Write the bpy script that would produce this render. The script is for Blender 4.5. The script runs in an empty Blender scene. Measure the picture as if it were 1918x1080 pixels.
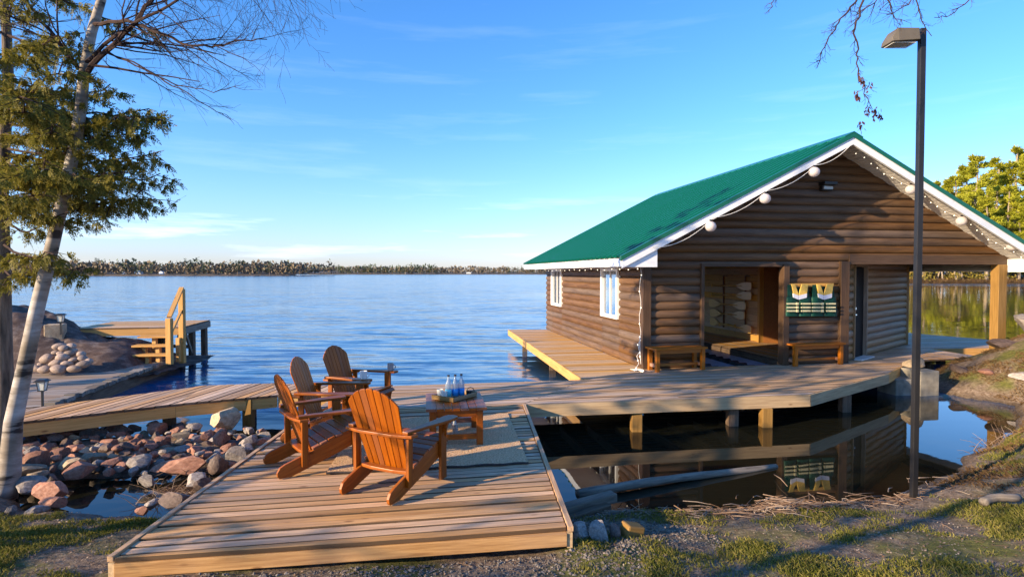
import bpy, math, random
from mathutils import Vector, Matrix, noise
random.seed(7)
D = bpy.data
SC = bpy.context.scene
COL = SC.collection
R = math.radians
rnd = random.random
def ru(a, b): return random.uniform(a, b)

# ------------------------------------------------------------------ camera
CAMZ = 1.9; FPX = 1100.0; PITCH = math.atan(29/FPX)
cam_d = D.cameras.new('camera'); cam = D.objects.new('camera', cam_d); COL.objects.link(cam)
cam.location = (0, 0, CAMZ); cam.rotation_euler = (math.pi/2-PITCH, 0, 0)
cam_d.sensor_width = 36; cam_d.lens = 36*FPX/1918
cam_d.clip_start = 0.05; cam_d.clip_end = 6000
SC.camera = cam
# ------------------------------------------------------------------ sun, sky
SUN_EL = R(17); SUN_AZ = math.atan2(-.87, -.493)          # azimuth measured from +Y towards +X
sd = D.lights.new('sun', 'SUN'); sun = D.objects.new('sun', sd); COL.objects.link(sun)
sd.energy = 4.6; sd.angle = R(.55); sd.color = (1, .79, .52)
to_sun = Vector((math.sin(SUN_AZ)*math.cos(SUN_EL), math.cos(SUN_AZ)*math.cos(SUN_EL), math.sin(SUN_EL)))
sun.rotation_euler = to_sun.to_track_quat('Z', 'Y').to_euler()
W = D.worlds.new('World'); SC.world = W; W.use_nodes = True
nt = W.node_tree; N = nt.nodes; Lk = nt.links
bg = N['Background']; bg.inputs['Strength'].default_value = .15
sky = N.new('ShaderNodeTexSky'); sky.sky_type = 'NISHITA'; sky.sun_disc = False
sky.sun_elevation = SUN_EL; sky.sun_rotation = SUN_AZ % (2*math.pi)
sky.air_density = 1.25; sky.dust_density = .35; sky.ozone_density = 2.2; sky.altitude = 200
hs = N.new('ShaderNodeHueSaturation'); hs.inputs['Saturation'].default_value = 1.12; hs.inputs['Value'].default_value = 1.0
Lk.new(sky.outputs[0], hs.inputs['Color'])
tint = N.new('ShaderNodeValToRGB'); te_ = tint.color_ramp.elements
te_[0].position = 0.0; te_[0].color = (.46,.56,1.22,1); te_[1].position = .5; te_[1].color = (.29,.56,.90,1)
q_ = te_.new(.10); q_.color = (.42,.57,1.02,1)
q_ = te_.new(.25); q_.color = (.34,.57,.91,1)
tmx = N.new('ShaderNodeMixRGB'); tmx.blend_type = 'MULTIPLY'; tmx.inputs[0].default_value = 1
Lk.new(hs.outputs[0], tmx.inputs[1]); Lk.new(tint.outputs[0], tmx.inputs[2])
tc = N.new('ShaderNodeTexCoord'); mp = N.new('ShaderNodeMapping'); mp.inputs['Scale'].default_value = (2.2, 2.2, 22)
mp.inputs['Location'].default_value = (.7, .2, 0)
Lk.new(tc.outputs['Generated'], mp.inputs[0])
no = N.new('ShaderNodeTexNoise'); no.inputs['Scale'].default_value = 1.6; no.inputs['Detail'].default_value = 9; no.inputs['Roughness'].default_value = .58
Lk.new(mp.outputs[0], no.inputs['Vector'])
cr = N.new('ShaderNodeValToRGB'); cr.color_ramp.elements[0].position = .54; cr.color_ramp.elements[1].position = .85
Lk.new(no.outputs['Fac'], cr.inputs[0])
sx = N.new('ShaderNodeSeparateXYZ'); Lk.new(tc.outputs['Generated'], sx.inputs[0]); Lk.new(sx.outputs['Z'], tint.inputs[0])
band = N.new('ShaderNodeValToRGB'); e = band.color_ramp.elements
e[0].position = 0.0; e[0].color = (.2,.2,.2,1); e[1].position = .45; e[1].color = (.05,.05,.05,1)
a = band.color_ramp.elements.new(.05); a.color = (.8,.8,.8,1)
a = band.color_ramp.elements.new(.09); a.color = (.5,.5,.5,1)
a = band.color_ramp.elements.new(.14); a.color = (.10,.10,.10,1)
Lk.new(sx.outputs['Z'], band.inputs[0])
mu = N.new('ShaderNodeMath'); mu.operation = 'MULTIPLY'; Lk.new(cr.outputs[0], mu.inputs[0]); Lk.new(band.outputs[0], mu.inputs[1])
mx = N.new('ShaderNodeMixRGB'); Lk.new(mu.outputs[0], mx.inputs[0]); Lk.new(tmx.outputs[0], mx.inputs[1]); mx.inputs[2].default_value = (5.4, 5.8, 6.6, 1)
Lk.new(mx.outputs[0], bg.inputs['Color'])
SC.view_settings.view_transform = 'Standard'; SC.view_settings.look = 'None'
SC.view_settings.exposure = 1.25; SC.view_settings.gamma = 1.0
SC.cycles.max_bounces = 8; SC.cycles.transparent_max_bounces = 12
SC.cycles.use_denoising = True

# ------------------------------------------------------------------ helpers
FW = Vector((0, math.cos(PITCH), -math.sin(PITCH))); UP = Vector((0, math.sin(PITCH), math.cos(PITCH)))
def ray(px, py): return FW + Vector((1,0,0))*((px-959)/FPX) + UP*((540-py)/FPX)
def G(px, py, z=0.0):
    d = ray(px, py); k = (z-CAMZ)/d.z; return Vector((d.x*k, d.y*k, z))
def V3(*a): return Vector(a)
def dep(px, py, y):                 # the point at ground distance y
    d = ray(px, py); k = y/d.y; return Vector((d.x*k, y, CAMZ+d.z*k))
INV = {}
def reg(o, cat, label, group=None, kind=None):
    if cat: o['category'] = cat
    if label: o['label'] = label
    if group: o['group'] = group
    if kind: o['kind'] = kind
def thing(name, label, cat, loc=(0,0,0), rz=0.0, group=None):
    o = D.objects.new(name, None); COL.objects.link(o); o.location = loc; o.rotation_euler = (0,0,rz)
    o.empty_display_size = .1
    reg(o, cat, label, group)
    INV[o.name] = (Matrix.Translation(Vector(loc)) @ Matrix.Rotation(rz, 4, 'Z')).inverted()
    return o
class MB:
    def __init__(s): s.v = []; s.f = []; s.g = []; s.mi = []; s.cur = 0
    def add(s, vs, fs, gs=None):
        n = len(s.v); s.v += [tuple(v) for v in vs]
        off = (rnd()*50, rnd()*50, rnd()*50)
        if gs is None: gs = vs
        s.g += [(g[0]+off[0], g[1]+off[1], g[2]+off[2]) for g in gs]
        s.f += [tuple(i+n for i in f) for f in fs]; s.mi += [s.cur]*len(fs)
    def box(s, c, size, M=None):
        c = Vector(c); hx, hy, hz = [q/2 for q in size]
        loc = [Vector((x,y,z)) for x in (-hx,hx) for y in (-hy,hy) for z in (-hz,hz)]
        ax = max(range(3), key=lambda i: size[i])
        gs = [(p[ax], p[(ax+1)%3], p[(ax+2)%3]) for p in loc]
        vs = [c + (M @ p if M else p) for p in loc]
        s.add(vs, [(0,1,3,2),(4,6,7,5),(0,4,5,1),(2,3,7,6),(0,2,6,4),(1,5,7,3)], gs)
    def beam(s, a, b, w, h, up=(0,0,1)):
        a = Vector(a); b = Vector(b); d = b-a; L = d.length; d.normalize()
        u = Vector(up); x = d.cross(u)
        if x.length < 1e-4: u = Vector((0,1,0)); x = d.cross(u)
        x.normalize(); u = x.cross(d)
        M = Matrix((d, x, u)).transposed()
        s.box((a+b)/2, (L, w, h), M)
    def prism(s, pts, ext, gs_axis=None, side=None):
        """closed polygon pts (3D, planar), extruded by vector ext"""
        n = len(pts); pts = [Vector(p) for p in pts]; ext = Vector(ext)
        nrm = Vector((0,0,0))
        for i in range(n): nrm += pts[i].cross(pts[(i+1)%n])
        if nrm.dot(ext) > 0: pts = pts[::-1]
        vs = pts + [p+ext for p in pts]
        fs = [tuple(range(n)), tuple(range(2*n-1, n-1, -1))]
        fs += [(i, i+n, (i+1)%n+n, (i+1)%n) for i in range(n)]
        gs = None
        if gs_axis is not None:
            a = Vector(gs_axis).normalized(); t = Vector((0,0,1)) if abs(a.z) < .8 else Vector((1,0,0))
            b = a.cross(t).normalized(); c = a.cross(b)
            gs = [(p.dot(a), p.dot(b), p.dot(c)) for p in vs]
        s.add(vs, fs, gs)
        if side is not None: s.mi[-n:] = [side]*n
    def tube(s, pts, rad, n=8, cap=True):
        pts = [Vector(p) for p in pts]
        if not isinstance(rad, (list, tuple)): rad = [rad]*len(pts)
        vs = []; gs = []; fs = []; acc = 0; prev = None
        for i, p in enumerate(pts):
            d = (pts[min(i+1, len(pts)-1)]-pts[max(i-1, 0)])
            if d.length < 1e-9: d = Vector((0,0,1))
            d.normalize()
            if prev is None:
                u = d.cross(Vector((0,0,1)))
                if u.length < .05: u = d.cross(Vector((0,1,0)))
            else: u = prev - d*prev.dot(d)
            u.normalize(); prev = u; w = d.cross(u)
            if i: acc += (p-pts[i-1]).length
            for k in range(n):
                a = 2*math.pi*k/n
                vs.append(p + (u*math.cos(a)+w*math.sin(a))*rad[i]); gs.append((acc, math.cos(a)*rad[i], math.sin(a)*rad[i]))
        for i in range(len(pts)-1):
            for k in range(n):
                fs.append((i*n+k, i*n+(k+1)%n, (i+1)*n+(k+1)%n, (i+1)*n+k))
        if cap: fs.append(tuple(range(n-1, -1, -1))); fs.append(tuple(range((len(pts)-1)*n, len(pts)*n)))
        s.add(vs, fs, gs)
    def lathe(s, prof, c=(0,0,0), n=16):
        vs = []; fs = []; c = Vector(c); m = len(prof)
        for r, z in prof:
            for k in range(n):
                a = 2*math.pi*k/n; vs.append(c+Vector((r*math.cos(a), r*math.sin(a), z)))
        for i in range(m-1):
            for k in range(n): fs.append((i*n+k, i*n+(k+1)%n, (i+1)*n+(k+1)%n, (i+1)*n+k))
        fs.append(tuple(range(n-1,-1,-1))); fs.append(tuple(range((m-1)*n, m*n)))
        s.add(vs, fs)
    def leaf(s, p, d, side, L, w):
        s.add([p, p+d*L*.5+side*w, p+d*L, p+d*L*.5-side*w], [(0,1,2,3)])
    def build(s, name, mat, parent=None, smooth=False, bevel=0, local=False):
        me = D.meshes.new(name)
        vs = s.v
        if parent is not None and not local and parent.name in INV:
            m = INV[parent.name]; vs = [tuple(m @ Vector(v)) for v in vs]
        me.from_pydata(vs, [], s.f); 
        at = me.attributes.new('gc', 'FLOAT_VECTOR', 'POINT')
        at.data.foreach_set('vector', [c for g in s.g for c in g])
        for m in (mat if isinstance(mat, (list, tuple)) else [mat]): me.materials.append(m)
        if isinstance(mat, (list, tuple)): me.polygons.foreach_set('material_index', s.mi)
        if smooth: me.polygons.foreach_set('use_smooth', [True]*len(me.polygons))
        me.update()
        o = D.objects.new(name, me); COL.objects.link(o)
        if parent is not None:
            o.parent = parent
            if parent.name in INV: INV[o.name] = INV[parent.name]
        if bevel:
            b = o.modifiers.new('bevel', 'BEVEL'); b.width = bevel; b.segments = 2; b.limit_method = 'ANGLE'
        if smooth == 'auto':
            pass
        return o
def copy_tree(o, parent=None):
    c = o.copy(); COL.objects.link(c)
    if parent is not None: c.parent = parent
    for ch in list(o.children): copy_tree(ch, c)
    return c

# ------------------------------------------------------------------ materials
def mat(name): 
    m = D.materials.new(name); m.use_nodes = True
    return m, m.node_tree.nodes, m.node_tree.links, m.node_tree.nodes['Principled BSDF']
def wood(name, c1, c2, rough=.6, spec=.3, grain=1.0, isl=.25, bump=.15, sc=(1.5, 28, 28), hue=0, knots=False, blotch=None):
    m, n, l, p = mat(name)
    at = n.new('ShaderNodeAttribute'); at.attribute_name = 'gc'
    mp = n.new('ShaderNodeMapping'); mp.inputs['Scale'].default_value = sc; l.new(at.outputs['Vector'], mp.inputs[0])
    no = n.new('ShaderNodeTexNoise'); no.inputs['Scale'].default_value = 1.5; no.inputs['Detail'].default_value = 6; no.inputs['Roughness'].default_value = .62
    no.inputs['Distortion'].default_value = .6
    l.new(mp.outputs[0], no.inputs['Vector'])
    cr = n.new('ShaderNodeValToRGB'); cr.color_ramp.elements[0].position = .5-.22/grain; cr.color_ramp.elements[1].position = .5+.22/grain
    cr.color_ramp.elements[0].color = (*c1, 1); cr.color_ramp.elements[1].color = (*c2, 1); l.new(no.outputs['Fac'], cr.inputs[0])
    ge = n.new('ShaderNodeNewGeometry'); mr = n.new('ShaderNodeMapRange'); mr.inputs['To Min'].default_value = 1-isl; mr.inputs['To Max'].default_value = 1+isl
    l.new(ge.outputs['Random Per Island'], mr.inputs['Value'])
    hsv = n.new('ShaderNodeHueSaturation'); l.new(cr.outputs[0], hsv.inputs['Color']); l.new(mr.outputs[0], hsv.inputs['Value'])
    mr2 = n.new('ShaderNodeMapRange'); mr2.inputs['To Min'].default_value = 1.25; mr2.inputs['To Max'].default_value = .75
    mm = n.new('ShaderNodeMath'); mm.operation = 'FRACT'; mk = n.new('ShaderNodeMath'); mk.operation = 'MULTIPLY'; mk.inputs[1].default_value = 7.31
    l.new(ge.outputs['Random Per Island'], mk.inputs[0]); l.new(mk.outputs[0], mm.inputs[0]); l.new(mm.outputs[0], mr2.inputs['Value']); l.new(mr2.outputs[0], hsv.inputs['Saturation'])
    out = hsv.outputs[0]
    tco = n.new('ShaderNodeTexCoord')
    if blotch:
        n2 = n.new('ShaderNodeTexNoise'); n2.inputs['Scale'].default_value = blotch[0]; n2.inputs['Detail'].default_value = 5; l.new(tco.outputs['Object'], n2.inputs['Vector'])
        c2r = n.new('ShaderNodeValToRGB'); c2r.color_ramp.elements[0].position = .42; c2r.color_ramp.elements[1].position = .68; l.new(n2.outputs['Fac'], c2r.inputs[0])
        mxx = n.new('ShaderNodeMixRGB'); mxx.blend_type = 'MIX'
        mf = n.new('ShaderNodeMath'); mf.operation = 'MULTIPLY'; mf.inputs[1].default_value = blotch[2]; l.new(c2r.outputs[0], mf.inputs[0]); l.new(mf.outputs[0], mxx.inputs[0])
        l.new(out, mxx.inputs[1]); mxx.inputs[2].default_value = (*blotch[1], 1); out = mxx.outputs[0]
    if knots:
        mp3 = n.new('ShaderNodeMapping'); mp3.inputs['Scale'].default_value = (3.2, 9, 9); l.new(at.outputs['Vector'], mp3.inputs[0])
        vo = n.new('ShaderNodeTexVoronoi'); vo.inputs['Scale'].default_value = 1.0; l.new(mp3.outputs[0], vo.inputs['Vector'])
        kr = n.new('ShaderNodeValToRGB'); kr.color_ramp.elements[0].position = .06; kr.color_ramp.elements[0].color = (.35,.25,.2,1); kr.color_ramp.elements[1].position = .16; kr.color_ramp.elements[1].color = (1,1,1,1)
        l.new(vo.outputs['Distance'], kr.inputs[0])
        mk2 = n.new('ShaderNodeMixRGB'); mk2.blend_type = 'MULTIPLY'; mk2.inputs[0].default_value = .8; l.new(out, mk2.inputs[1]); l.new(kr.outputs[0], mk2.inputs[2]); out = mk2.outputs[0]
    l.new(out, p.inputs['Base Color'])
    p.inputs['Roughness'].default_value = rough; p.inputs['Specular IOR Level'].default_value = spec
    if bump:
        b = n.new('ShaderNodeBump'); b.inputs['Strength'].default_value = bump; b.inputs['Distance'].default_value = .01; l.new(no.outputs['Fac'], b.inputs['Height']); l.new(b.outputs[0], p.inputs['Normal'])
    return m
def plain(name, c, rough=.6, spec=.3, metal=0, var=.12, vs=6.0, bump=0):
    m, n, l, p = mat(name)
    tco = n.new('ShaderNodeTexCoord'); no = n.new('ShaderNodeTexNoise'); no.inputs['Scale'].default_value = vs; no.inputs['Detail'].default_value = 6
    l.new(tco.outputs['Object'], no.inputs['Vector'])
    mr = n.new('ShaderNodeMapRange'); mr.inputs['From Min'].default_value = .3; mr.inputs['From Max'].default_value = .7; mr.inputs['To Min'].default_value = 1-var; mr.inputs['To Max'].default_value = 1+var
    l.new(no.outputs['Fac'], mr.inputs['Value'])
    hsv = n.new('ShaderNodeHueSaturation'); hsv.inputs['Color'].default_value = (*c, 1); l.new(mr.outputs[0], hsv.inputs['Value']); l.new(hsv.outputs[0], p.inputs['Base Color'])
    p.inputs['Roughness'].default_value = rough; p.inputs['Specular IOR Level'].default_value = spec; p.inputs['Metallic'].default_value = metal
    if bump:
        b = n.new('ShaderNodeBump'); b.inputs['Strength'].default_value = bump; b.inputs['Distance'].default_value = .02; l.new(no.outputs['Fac'], b.inputs['Height']); l.new(b.outputs[0], p.inputs['Normal'])
    return m
def ramp(n, stops):
    cr = n.new('ShaderNodeValToRGB'); e = cr.color_ramp.elements
    while len(e) < len(stops): e.new(.5)
    for i, (p, c) in enumerate(stops): e[i].position = p; e[i].color = (*c, 1)
    return cr
def leafmat(name, stops, trans=.35, rough=.6, nscale=.8):
    m, n, l, p = mat(name)
    ge = n.new('ShaderNodeNewGeometry'); tco = n.new('ShaderNodeTexCoord')
    no = n.new('ShaderNodeTexNoise'); no.inputs['Scale'].default_value = nscale; no.inputs['Detail'].default_value = 3; l.new(tco.outputs['Object'], no.inputs['Vector'])
    ad = n.new('ShaderNodeMath'); ad.operation = 'MULTIPLY_ADD'; l.new(ge.outputs['Random Per Island'], ad.inputs[0]); ad.inputs[1].default_value = .55
    sb = n.new('ShaderNodeMath'); sb.operation = 'MULTIPLY'; sb.inputs[1].default_value = .45; l.new(no.outputs['Fac'], sb.inputs[0]); l.new(sb.outputs[0], ad.inputs[2])
    cr = ramp(n, stops); l.new(ad.outputs[0], cr.inputs[0])
    l.new(cr.outputs[0], p.inputs['Base Color']); p.inputs['Roughness'].default_value = rough; p.inputs['Specular IOR Level'].default_value = .15
    tr = n.new('ShaderNodeBsdfTranslucent'); l.new(cr.outputs[0], tr.inputs['Color'])
    mx = n.new('ShaderNodeMixShader'); mx.inputs[0].default_value = trans; l.new(p.outputs[0], mx.inputs[1]); l.new(tr.outputs[0], mx.inputs[2])
    l.new(mx.outputs[0], n['Material Output'].inputs['Surface'])
    return m
def rockmat(name, c1, c2, c3, rough=.75):
    m, n, l, p = mat(name)
    tco = n.new('ShaderNodeTexCoord'); oi = n.new('ShaderNodeObjectInfo')
    ad = n.new('ShaderNodeVectorMath'); ad.operation = 'ADD'; l.new(tco.outputs['Object'], ad.inputs[0]); l.new(oi.outputs['Location'], ad.inputs[1])
    no = n.new('ShaderNodeTexNoise'); no.inputs['Scale'].default_value = 5; no.inputs['Detail'].default_value = 9; no.inputs['Roughness'].default_value = .65; l.new(ad.outputs[0], no.inputs['Vector'])
    n2 = n.new('ShaderNodeTexNoise'); n2.inputs['Scale'].default_value = 45; n2.inputs['Detail'].default_value = 4; l.new(ad.outputs[0], n2.inputs['Vector'])
    cr = ramp(n, [(.3, c1), (.5, c2), (.72, c3)]); l.new(no.outputs['Fac'], cr.inputs[0])
    mr = n.new('ShaderNodeMapRange'); mr.inputs['To Min'].default_value = .55; mr.inputs['To Max'].default_value = 1.1; l.new(oi.outputs['Random'], mr.inputs['Value'])
    m3 = n.new('ShaderNodeMath'); m3.operation = 'MULTIPLY'; mr3 = n.new('ShaderNodeMapRange'); mr3.inputs['From Min'].default_value=.3; mr3.inputs['From Max'].default_value=.7; mr3.inputs['To Min'].default_value=.8; mr3.inputs['To Max'].default_value=1.2
    l.new(n2.outputs['Fac'], mr3.inputs['Value']); l.new(mr.outputs[0], m3.inputs[0]); l.new(mr3.outputs[0], m3.inputs[1])
    hsv = n.new('ShaderNodeHueSaturation'); l.new(cr.outputs[0], hsv.inputs['Color']); l.new(m3.outputs[0], hsv.inputs['Value']); l.new(hsv.outputs[0], p.inputs['Base Color'])
    b = n.new('ShaderNodeBump'); b.inputs['Strength'].default_value = .5; b.inputs['Distance'].default_value = .02; l.new(no.outputs['Fac'], b.inputs['Height']); l.new(b.outputs[0], p.inputs['Normal'])
    p.inputs['Roughness'].default_value = rough; p.inputs['Specular IOR Level'].default_value = .3
    return m
M = {}
M['deck'] = wood('deck_wood', (.31,.16,.078), (.74,.455,.235), rough=.62, isl=.36, sc=(1.2,26,26), knots=True, blotch=(1.1,(.42,.275,.18),.4), bump=.3)
M['deckgrey'] = wood('grey_deck_wood', (.31,.185,.105), (.72,.475,.29), rough=.6, isl=.2, sc=(1.2,26,26), blotch=(.9,(.42,.305,.215),.5), bump=.3)
M['deckfar'] = wood('far_deck_wood', (.23,.165,.12), (.42,.32,.235), rough=.65, isl=.15, sc=(1.2,26,26))
M['edge'] = wood('gap_shade_board_edge', (.08,.05,.03), (.16,.10,.06), rough=.8, isl=.2)  # plank sides painted dark: the shade in the gaps is in this colour
M['pine'] = wood('pine_wood', (.44,.245,.10), (.68,.42,.20), rough=.6, isl=.12, sc=(1.2,22,22), knots=True)
M['fascia'] = wood('fascia_wood', (.32,.215,.13), (.58,.43,.27), rough=.65, isl=.15, sc=(1.2,22,22), knots=True)
M['teak'] = wood('teak', (.19,.05,.012), (.33,.10,.023), rough=.42, spec=.4, isl=.16, sc=(1.5,26,26), bump=.15, grain=1.25)
M['cedarw'] = wood('cedar_bench_wood', (.27,.095,.035), (.44,.18,.07), rough=.5, isl=.12)
M['log'] = wood('log_siding', (.078,.041,.022), (.170,.098,.054), rough=.55, spec=.3, isl=.13, sc=(.8,9,9), bump=.2, grain=1.1)
M['trim'] = wood('dark_trim', (.055,.033,.021), (.105,.065,.042), rough=.55, isl=.1)
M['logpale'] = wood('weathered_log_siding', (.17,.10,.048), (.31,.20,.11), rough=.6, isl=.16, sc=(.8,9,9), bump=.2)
M['inner'] = wood('inner_plywood', (.42,.22,.075), (.60,.36,.14), rough=.6, isl=.15, sc=(.8,14,14), knots=True)
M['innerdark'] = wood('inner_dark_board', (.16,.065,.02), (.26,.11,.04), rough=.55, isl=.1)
M['paddle'] = wood('paddle_wood', (.62,.35,.09), (.78,.50,.17), rough=.35, spec=.5, isl=.08, sc=(2,50,50), bump=0)
M['post'] = wood('treated_post', (.17,.10,.04), (.32,.20,.09), rough=.6, isl=.1)
M['drift'] = wood('driftwood', (.10,.08,.065), (.30,.25,.20), rough=.8, isl=.35, sc=(2,20,20), bump=.5)
M['oldtimber'] = wood('old_timber', (.05,.035,.025), (.20,.14,.10), rough=.8, isl=.2, sc=(2,16,16), bump=.6)
M['white'] = plain('white_trim', (.78,.78,.79), .45, .3, var=.04)
M['soffit'] = plain('soffit_panel', (.66,.62,.58), .5, .3, var=.05)
M['black'] = plain('black_metal', (.018,.018,.02), .4, .5, var=.1)
M['bronze'] = plain('bronze_metal', (.020,.018,.018), .4, .5, metal=.2, var=.15)
M['lampgrey'] = plain('lamp_housing', (.12,.10,.075), .5, .4, var=.15)
M['door'] = plain('door_paint', (.007,.007,.008), .7, .15, var=.1)
M['metal'] = plain('steel', (.6,.6,.62), .25, .5, metal=1, var=.05)
M['concrete'] = plain('concrete', (.24,.21,.165), .85, .2, var=.3, vs=7, bump=.5)
M['cord'] = plain('white_cord', (.65,.62,.58), .5, .3, var=.05)
M['mug'] = plain('glazed_mug', (.72,.72,.70), .25, .5, var=.03)
M['muggrey'] = plain('grey_glazed_mug', (.30,.29,.30), .3, .5, var=.05)
M['cap'] = plain('bottle_cap', (.02,.02,.03), .35, .5, var=.05)
M['barkdark'] = plain('twig_bark', (.050,.030,.026), .85, .2, var=.35, vs=9)
M['dryleaf'] = leafmat('dried_leaves', [(0,(.06,.025,.02)),(1,(.17,.075,.06))], .3)
def m_roof():
    m, n, l, p = mat('green_roof_metal')
    p.inputs['Base Color'].default_value = (.002,.105,.055,1); p.inputs['Roughness'].default_value = .3; p.inputs['Specular IOR Level'].default_value = .5
    ge = n.new('ShaderNodeTexCoord'); no = n.new('ShaderNodeTexNoise'); no.inputs['Scale'].default_value = .7; no.inputs['Detail'].default_value = 5; l.new(ge.outputs['Object'], no.inputs['Vector'])
    mr = n.new('ShaderNodeMapRange'); mr.inputs['To Min'].default_value = .16; mr.inputs['To Max'].default_value = .34; l.new(no.outputs['Fac'], mr.inputs['Value']); l.new(mr.outputs[0], p.inputs['Roughness'])
    return m
M['roof'] = m_roof()
def m_pane():
    m, n, l, p = mat('window_glass')
    g = n.new('ShaderNodeBsdfGlossy'); g.inputs['Roughness'].default_value = .02; g.inputs['Color'].default_value = (.9,.95,1,1)
    t = n.new('ShaderNodeBsdfTransparent'); mx = n.new('ShaderNodeMixShader'); mx.inputs[0].default_value = .22
    l.new(t.outputs[0], mx.inputs[1]); l.new(g.outputs[0], mx.inputs[2]); l.new(mx.outputs[0], n['Material Output'].inputs['Surface'])
    return m
M['pane'] = m_pane()
def m_glass(name, c, a=.55):
    m, n, l, p = mat(name)
    p.inputs['Base Color'].default_value = (*c,1); p.inputs['Roughness'].default_value = .06
    t = n.new('ShaderNodeBsdfTransparent'); t.inputs['Color'].default_value = (min(1,c[0]+.5),min(1,c[1]+.5),min(1,c[2]+.5),1)
    mx = n.new('ShaderNodeMixShader'); mx.inputs[0].default_value = a
    l.new(t.outputs[0], mx.inputs[1]); l.new(p.outputs[0], mx.inputs[2]); l.new(mx.outputs[0], n['Material Output'].inputs['Surface'])
    return m
M['bottle'] = m_glass('clear_bottle', (.35,.42,.5), .5)
M['label'] = plain('blue_label', (.02,.22,.62), .4, .4, var=.15, vs=40)
M['labelpale'] = plain('pale_label', (.12,.50,.66), .4, .4, var=.3, vs=40)
M['frost'] = m_glass('frosted_glass', (.7,.7,.66), .6)
M['lampglass'] = m_glass('lantern_glass', (.75,.74,.66), .75)
def m_globe():
    m, n, l, p = mat('paper_globe'); p.inputs['Base Color'].default_value = (.72,.66,.66,1); p.inputs['Roughness'].default_value = .7
    tr = n.new('ShaderNodeBsdfTranslucent'); tr.inputs['Color'].default_value = (.75,.70,.70,1)
    mx = n.new('ShaderNodeMixShader'); mx.inputs[0].default_value = .4; l.new(p.outputs[0], mx.inputs[1]); l.new(tr.outputs[0], mx.inputs[2]); l.new(mx.outputs[0], n['Material Output'].inputs['Surface'])
    return m
M['globe'] = m_globe()
m, n, l, p = mat('lit_bulb'); p.inputs['Base Color'].default_value = (.9,.85,.75,1); p.inputs['Emission Color'].default_value = (1,.86,.62,1); p.inputs['Emission Strength'].default_value = 1.2; M['bulb'] = m
def m_water():
    m, n, l, p = mat('lake_water')
    p.inputs['Base Color'].default_value = (.004,.013,.022,1); p.inputs['Roughness'].default_value = .03; p.inputs['IOR'].default_value = 1.45
    tco = n.new('ShaderNodeTexCoord')
    def nz(scale, sc, det=3, dist=0.0):
        mp = n.new('ShaderNodeMapping'); mp.inputs['Scale'].default_value = sc; mp.inputs['Rotation'].default_value = (0,0,R(4)); l.new(tco.outputs['Object'], mp.inputs[0])
        q = n.new('ShaderNodeTexNoise'); q.inputs['Scale'].default_value = scale; q.inputs['Detail'].default_value = det; q.inputs['Roughness'].default_value = .5; q.inputs['Distortion'].default_value = dist; l.new(mp.outputs[0], q.inputs['Vector']); return q
    a = nz(1.0, (.38,2.0,1), 3, .3); b = nz(4.0, (.5,1.9,1), 3, .3); c = nz(.12, (.5,1.5,1), 2)
    def cen(q, k):
        v1 = n.new('ShaderNodeVectorMath'); v1.operation = 'SUBTRACT'; l.new(q.outputs['Color'], v1.inputs[0]); v1.inputs[1].default_value = (.5,.5,.5)
        v2 = n.new('ShaderNodeVectorMath'); v2.operation = 'MULTIPLY'; l.new(v1.outputs[0], v2.inputs[0]); v2.inputs[1].default_value = k; return v2
    va = cen(a, (.12,.58,0)); vb = cen(b, (.16,.30,0)); vs_ = n.new('ShaderNodeVectorMath'); vs_.operation = 'ADD'; l.new(va.outputs[0], vs_.inputs[0]); l.new(vb.outputs[0], vs_.inputs[1])
    # calm near the shore
    ge = n.new('ShaderNodeNewGeometry')
    def calm(cx, cy, r0, r1):
        vd = n.new('ShaderNodeVectorMath'); vd.operation = 'DISTANCE'; l.new(ge.outputs['Position'], vd.inputs[0]); vd.inputs[1].default_value = (cx,cy,-.48)
        mr = n.new('ShaderNodeMapRange'); mr.interpolation_type = 'SMOOTHSTEP'; mr.inputs['From Min'].default_value = r0; mr.inputs['From Max'].default_value = r1; l.new(vd.outputs['Value'], mr.inputs['Value']); return mr
    c1 = calm(4.3, 7.2, 4.6, 6.5); c2 = calm(-4.4, 6.6, 2.2, 3.4); c3 = calm(4.6, 15.5, 3.5, 5)
    q = n.new('ShaderNodeMath'); q.operation = 'MULTIPLY'; l.new(c1.outputs[0], q.inputs[0]); l.new(c2.outputs[0], q.inputs[1])
    q1 = n.new('ShaderNodeMath'); q1.operation = 'MULTIPLY'; l.new(q.outputs[0], q1.inputs[0]); l.new(c3.outputs[0], q1.inputs[1])
    bay = q1
    for args in ((55,62,46,56),(17,25,9,13)):
        cc = calm(*args); cc.inputs['To Min'].default_value = .10; qn = n.new('ShaderNodeMath'); qn.operation = 'MULTIPLY'; l.new(bay.outputs[0], qn.inputs[0]); l.new(cc.outputs[0], qn.inputs[1]); bay = qn
    q2 = n.new('ShaderNodeMath'); q2.operation = 'MULTIPLY_ADD'; l.new(bay.outputs[0], q2.inputs[0]); q2.inputs[1].default_value = .96; q2.inputs[2].default_value = .022
    # wind patches
    pr = n.new('ShaderNodeMapRange'); pr.inputs['From Min'].default_value=.35; pr.inputs['From Max'].default_value=.65; pr.inputs['To Min'].default_value=.55; pr.inputs['To Max'].default_value=1.15; l.new(c.outputs['Fac'], pr.inputs['Value'])
    q3 = n.new('ShaderNodeMath'); q3.operation='MULTIPLY'; l.new(q2.outputs[0], q3.inputs[0]); l.new(pr.outputs[0], q3.inputs[1])
    sc_ = n.new('ShaderNodeVectorMath'); sc_.operation = 'SCALE'; l.new(vs_.outputs[0], sc_.inputs[0]); l.new(q3.outputs[0], sc_.inputs['Scale'])
    ad_ = n.new('ShaderNodeVectorMath'); ad_.operation = 'ADD'; l.new(sc_.outputs[0], ad_.inputs[0]); ad_.inputs[1].default_value = (0,0,1)
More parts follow.
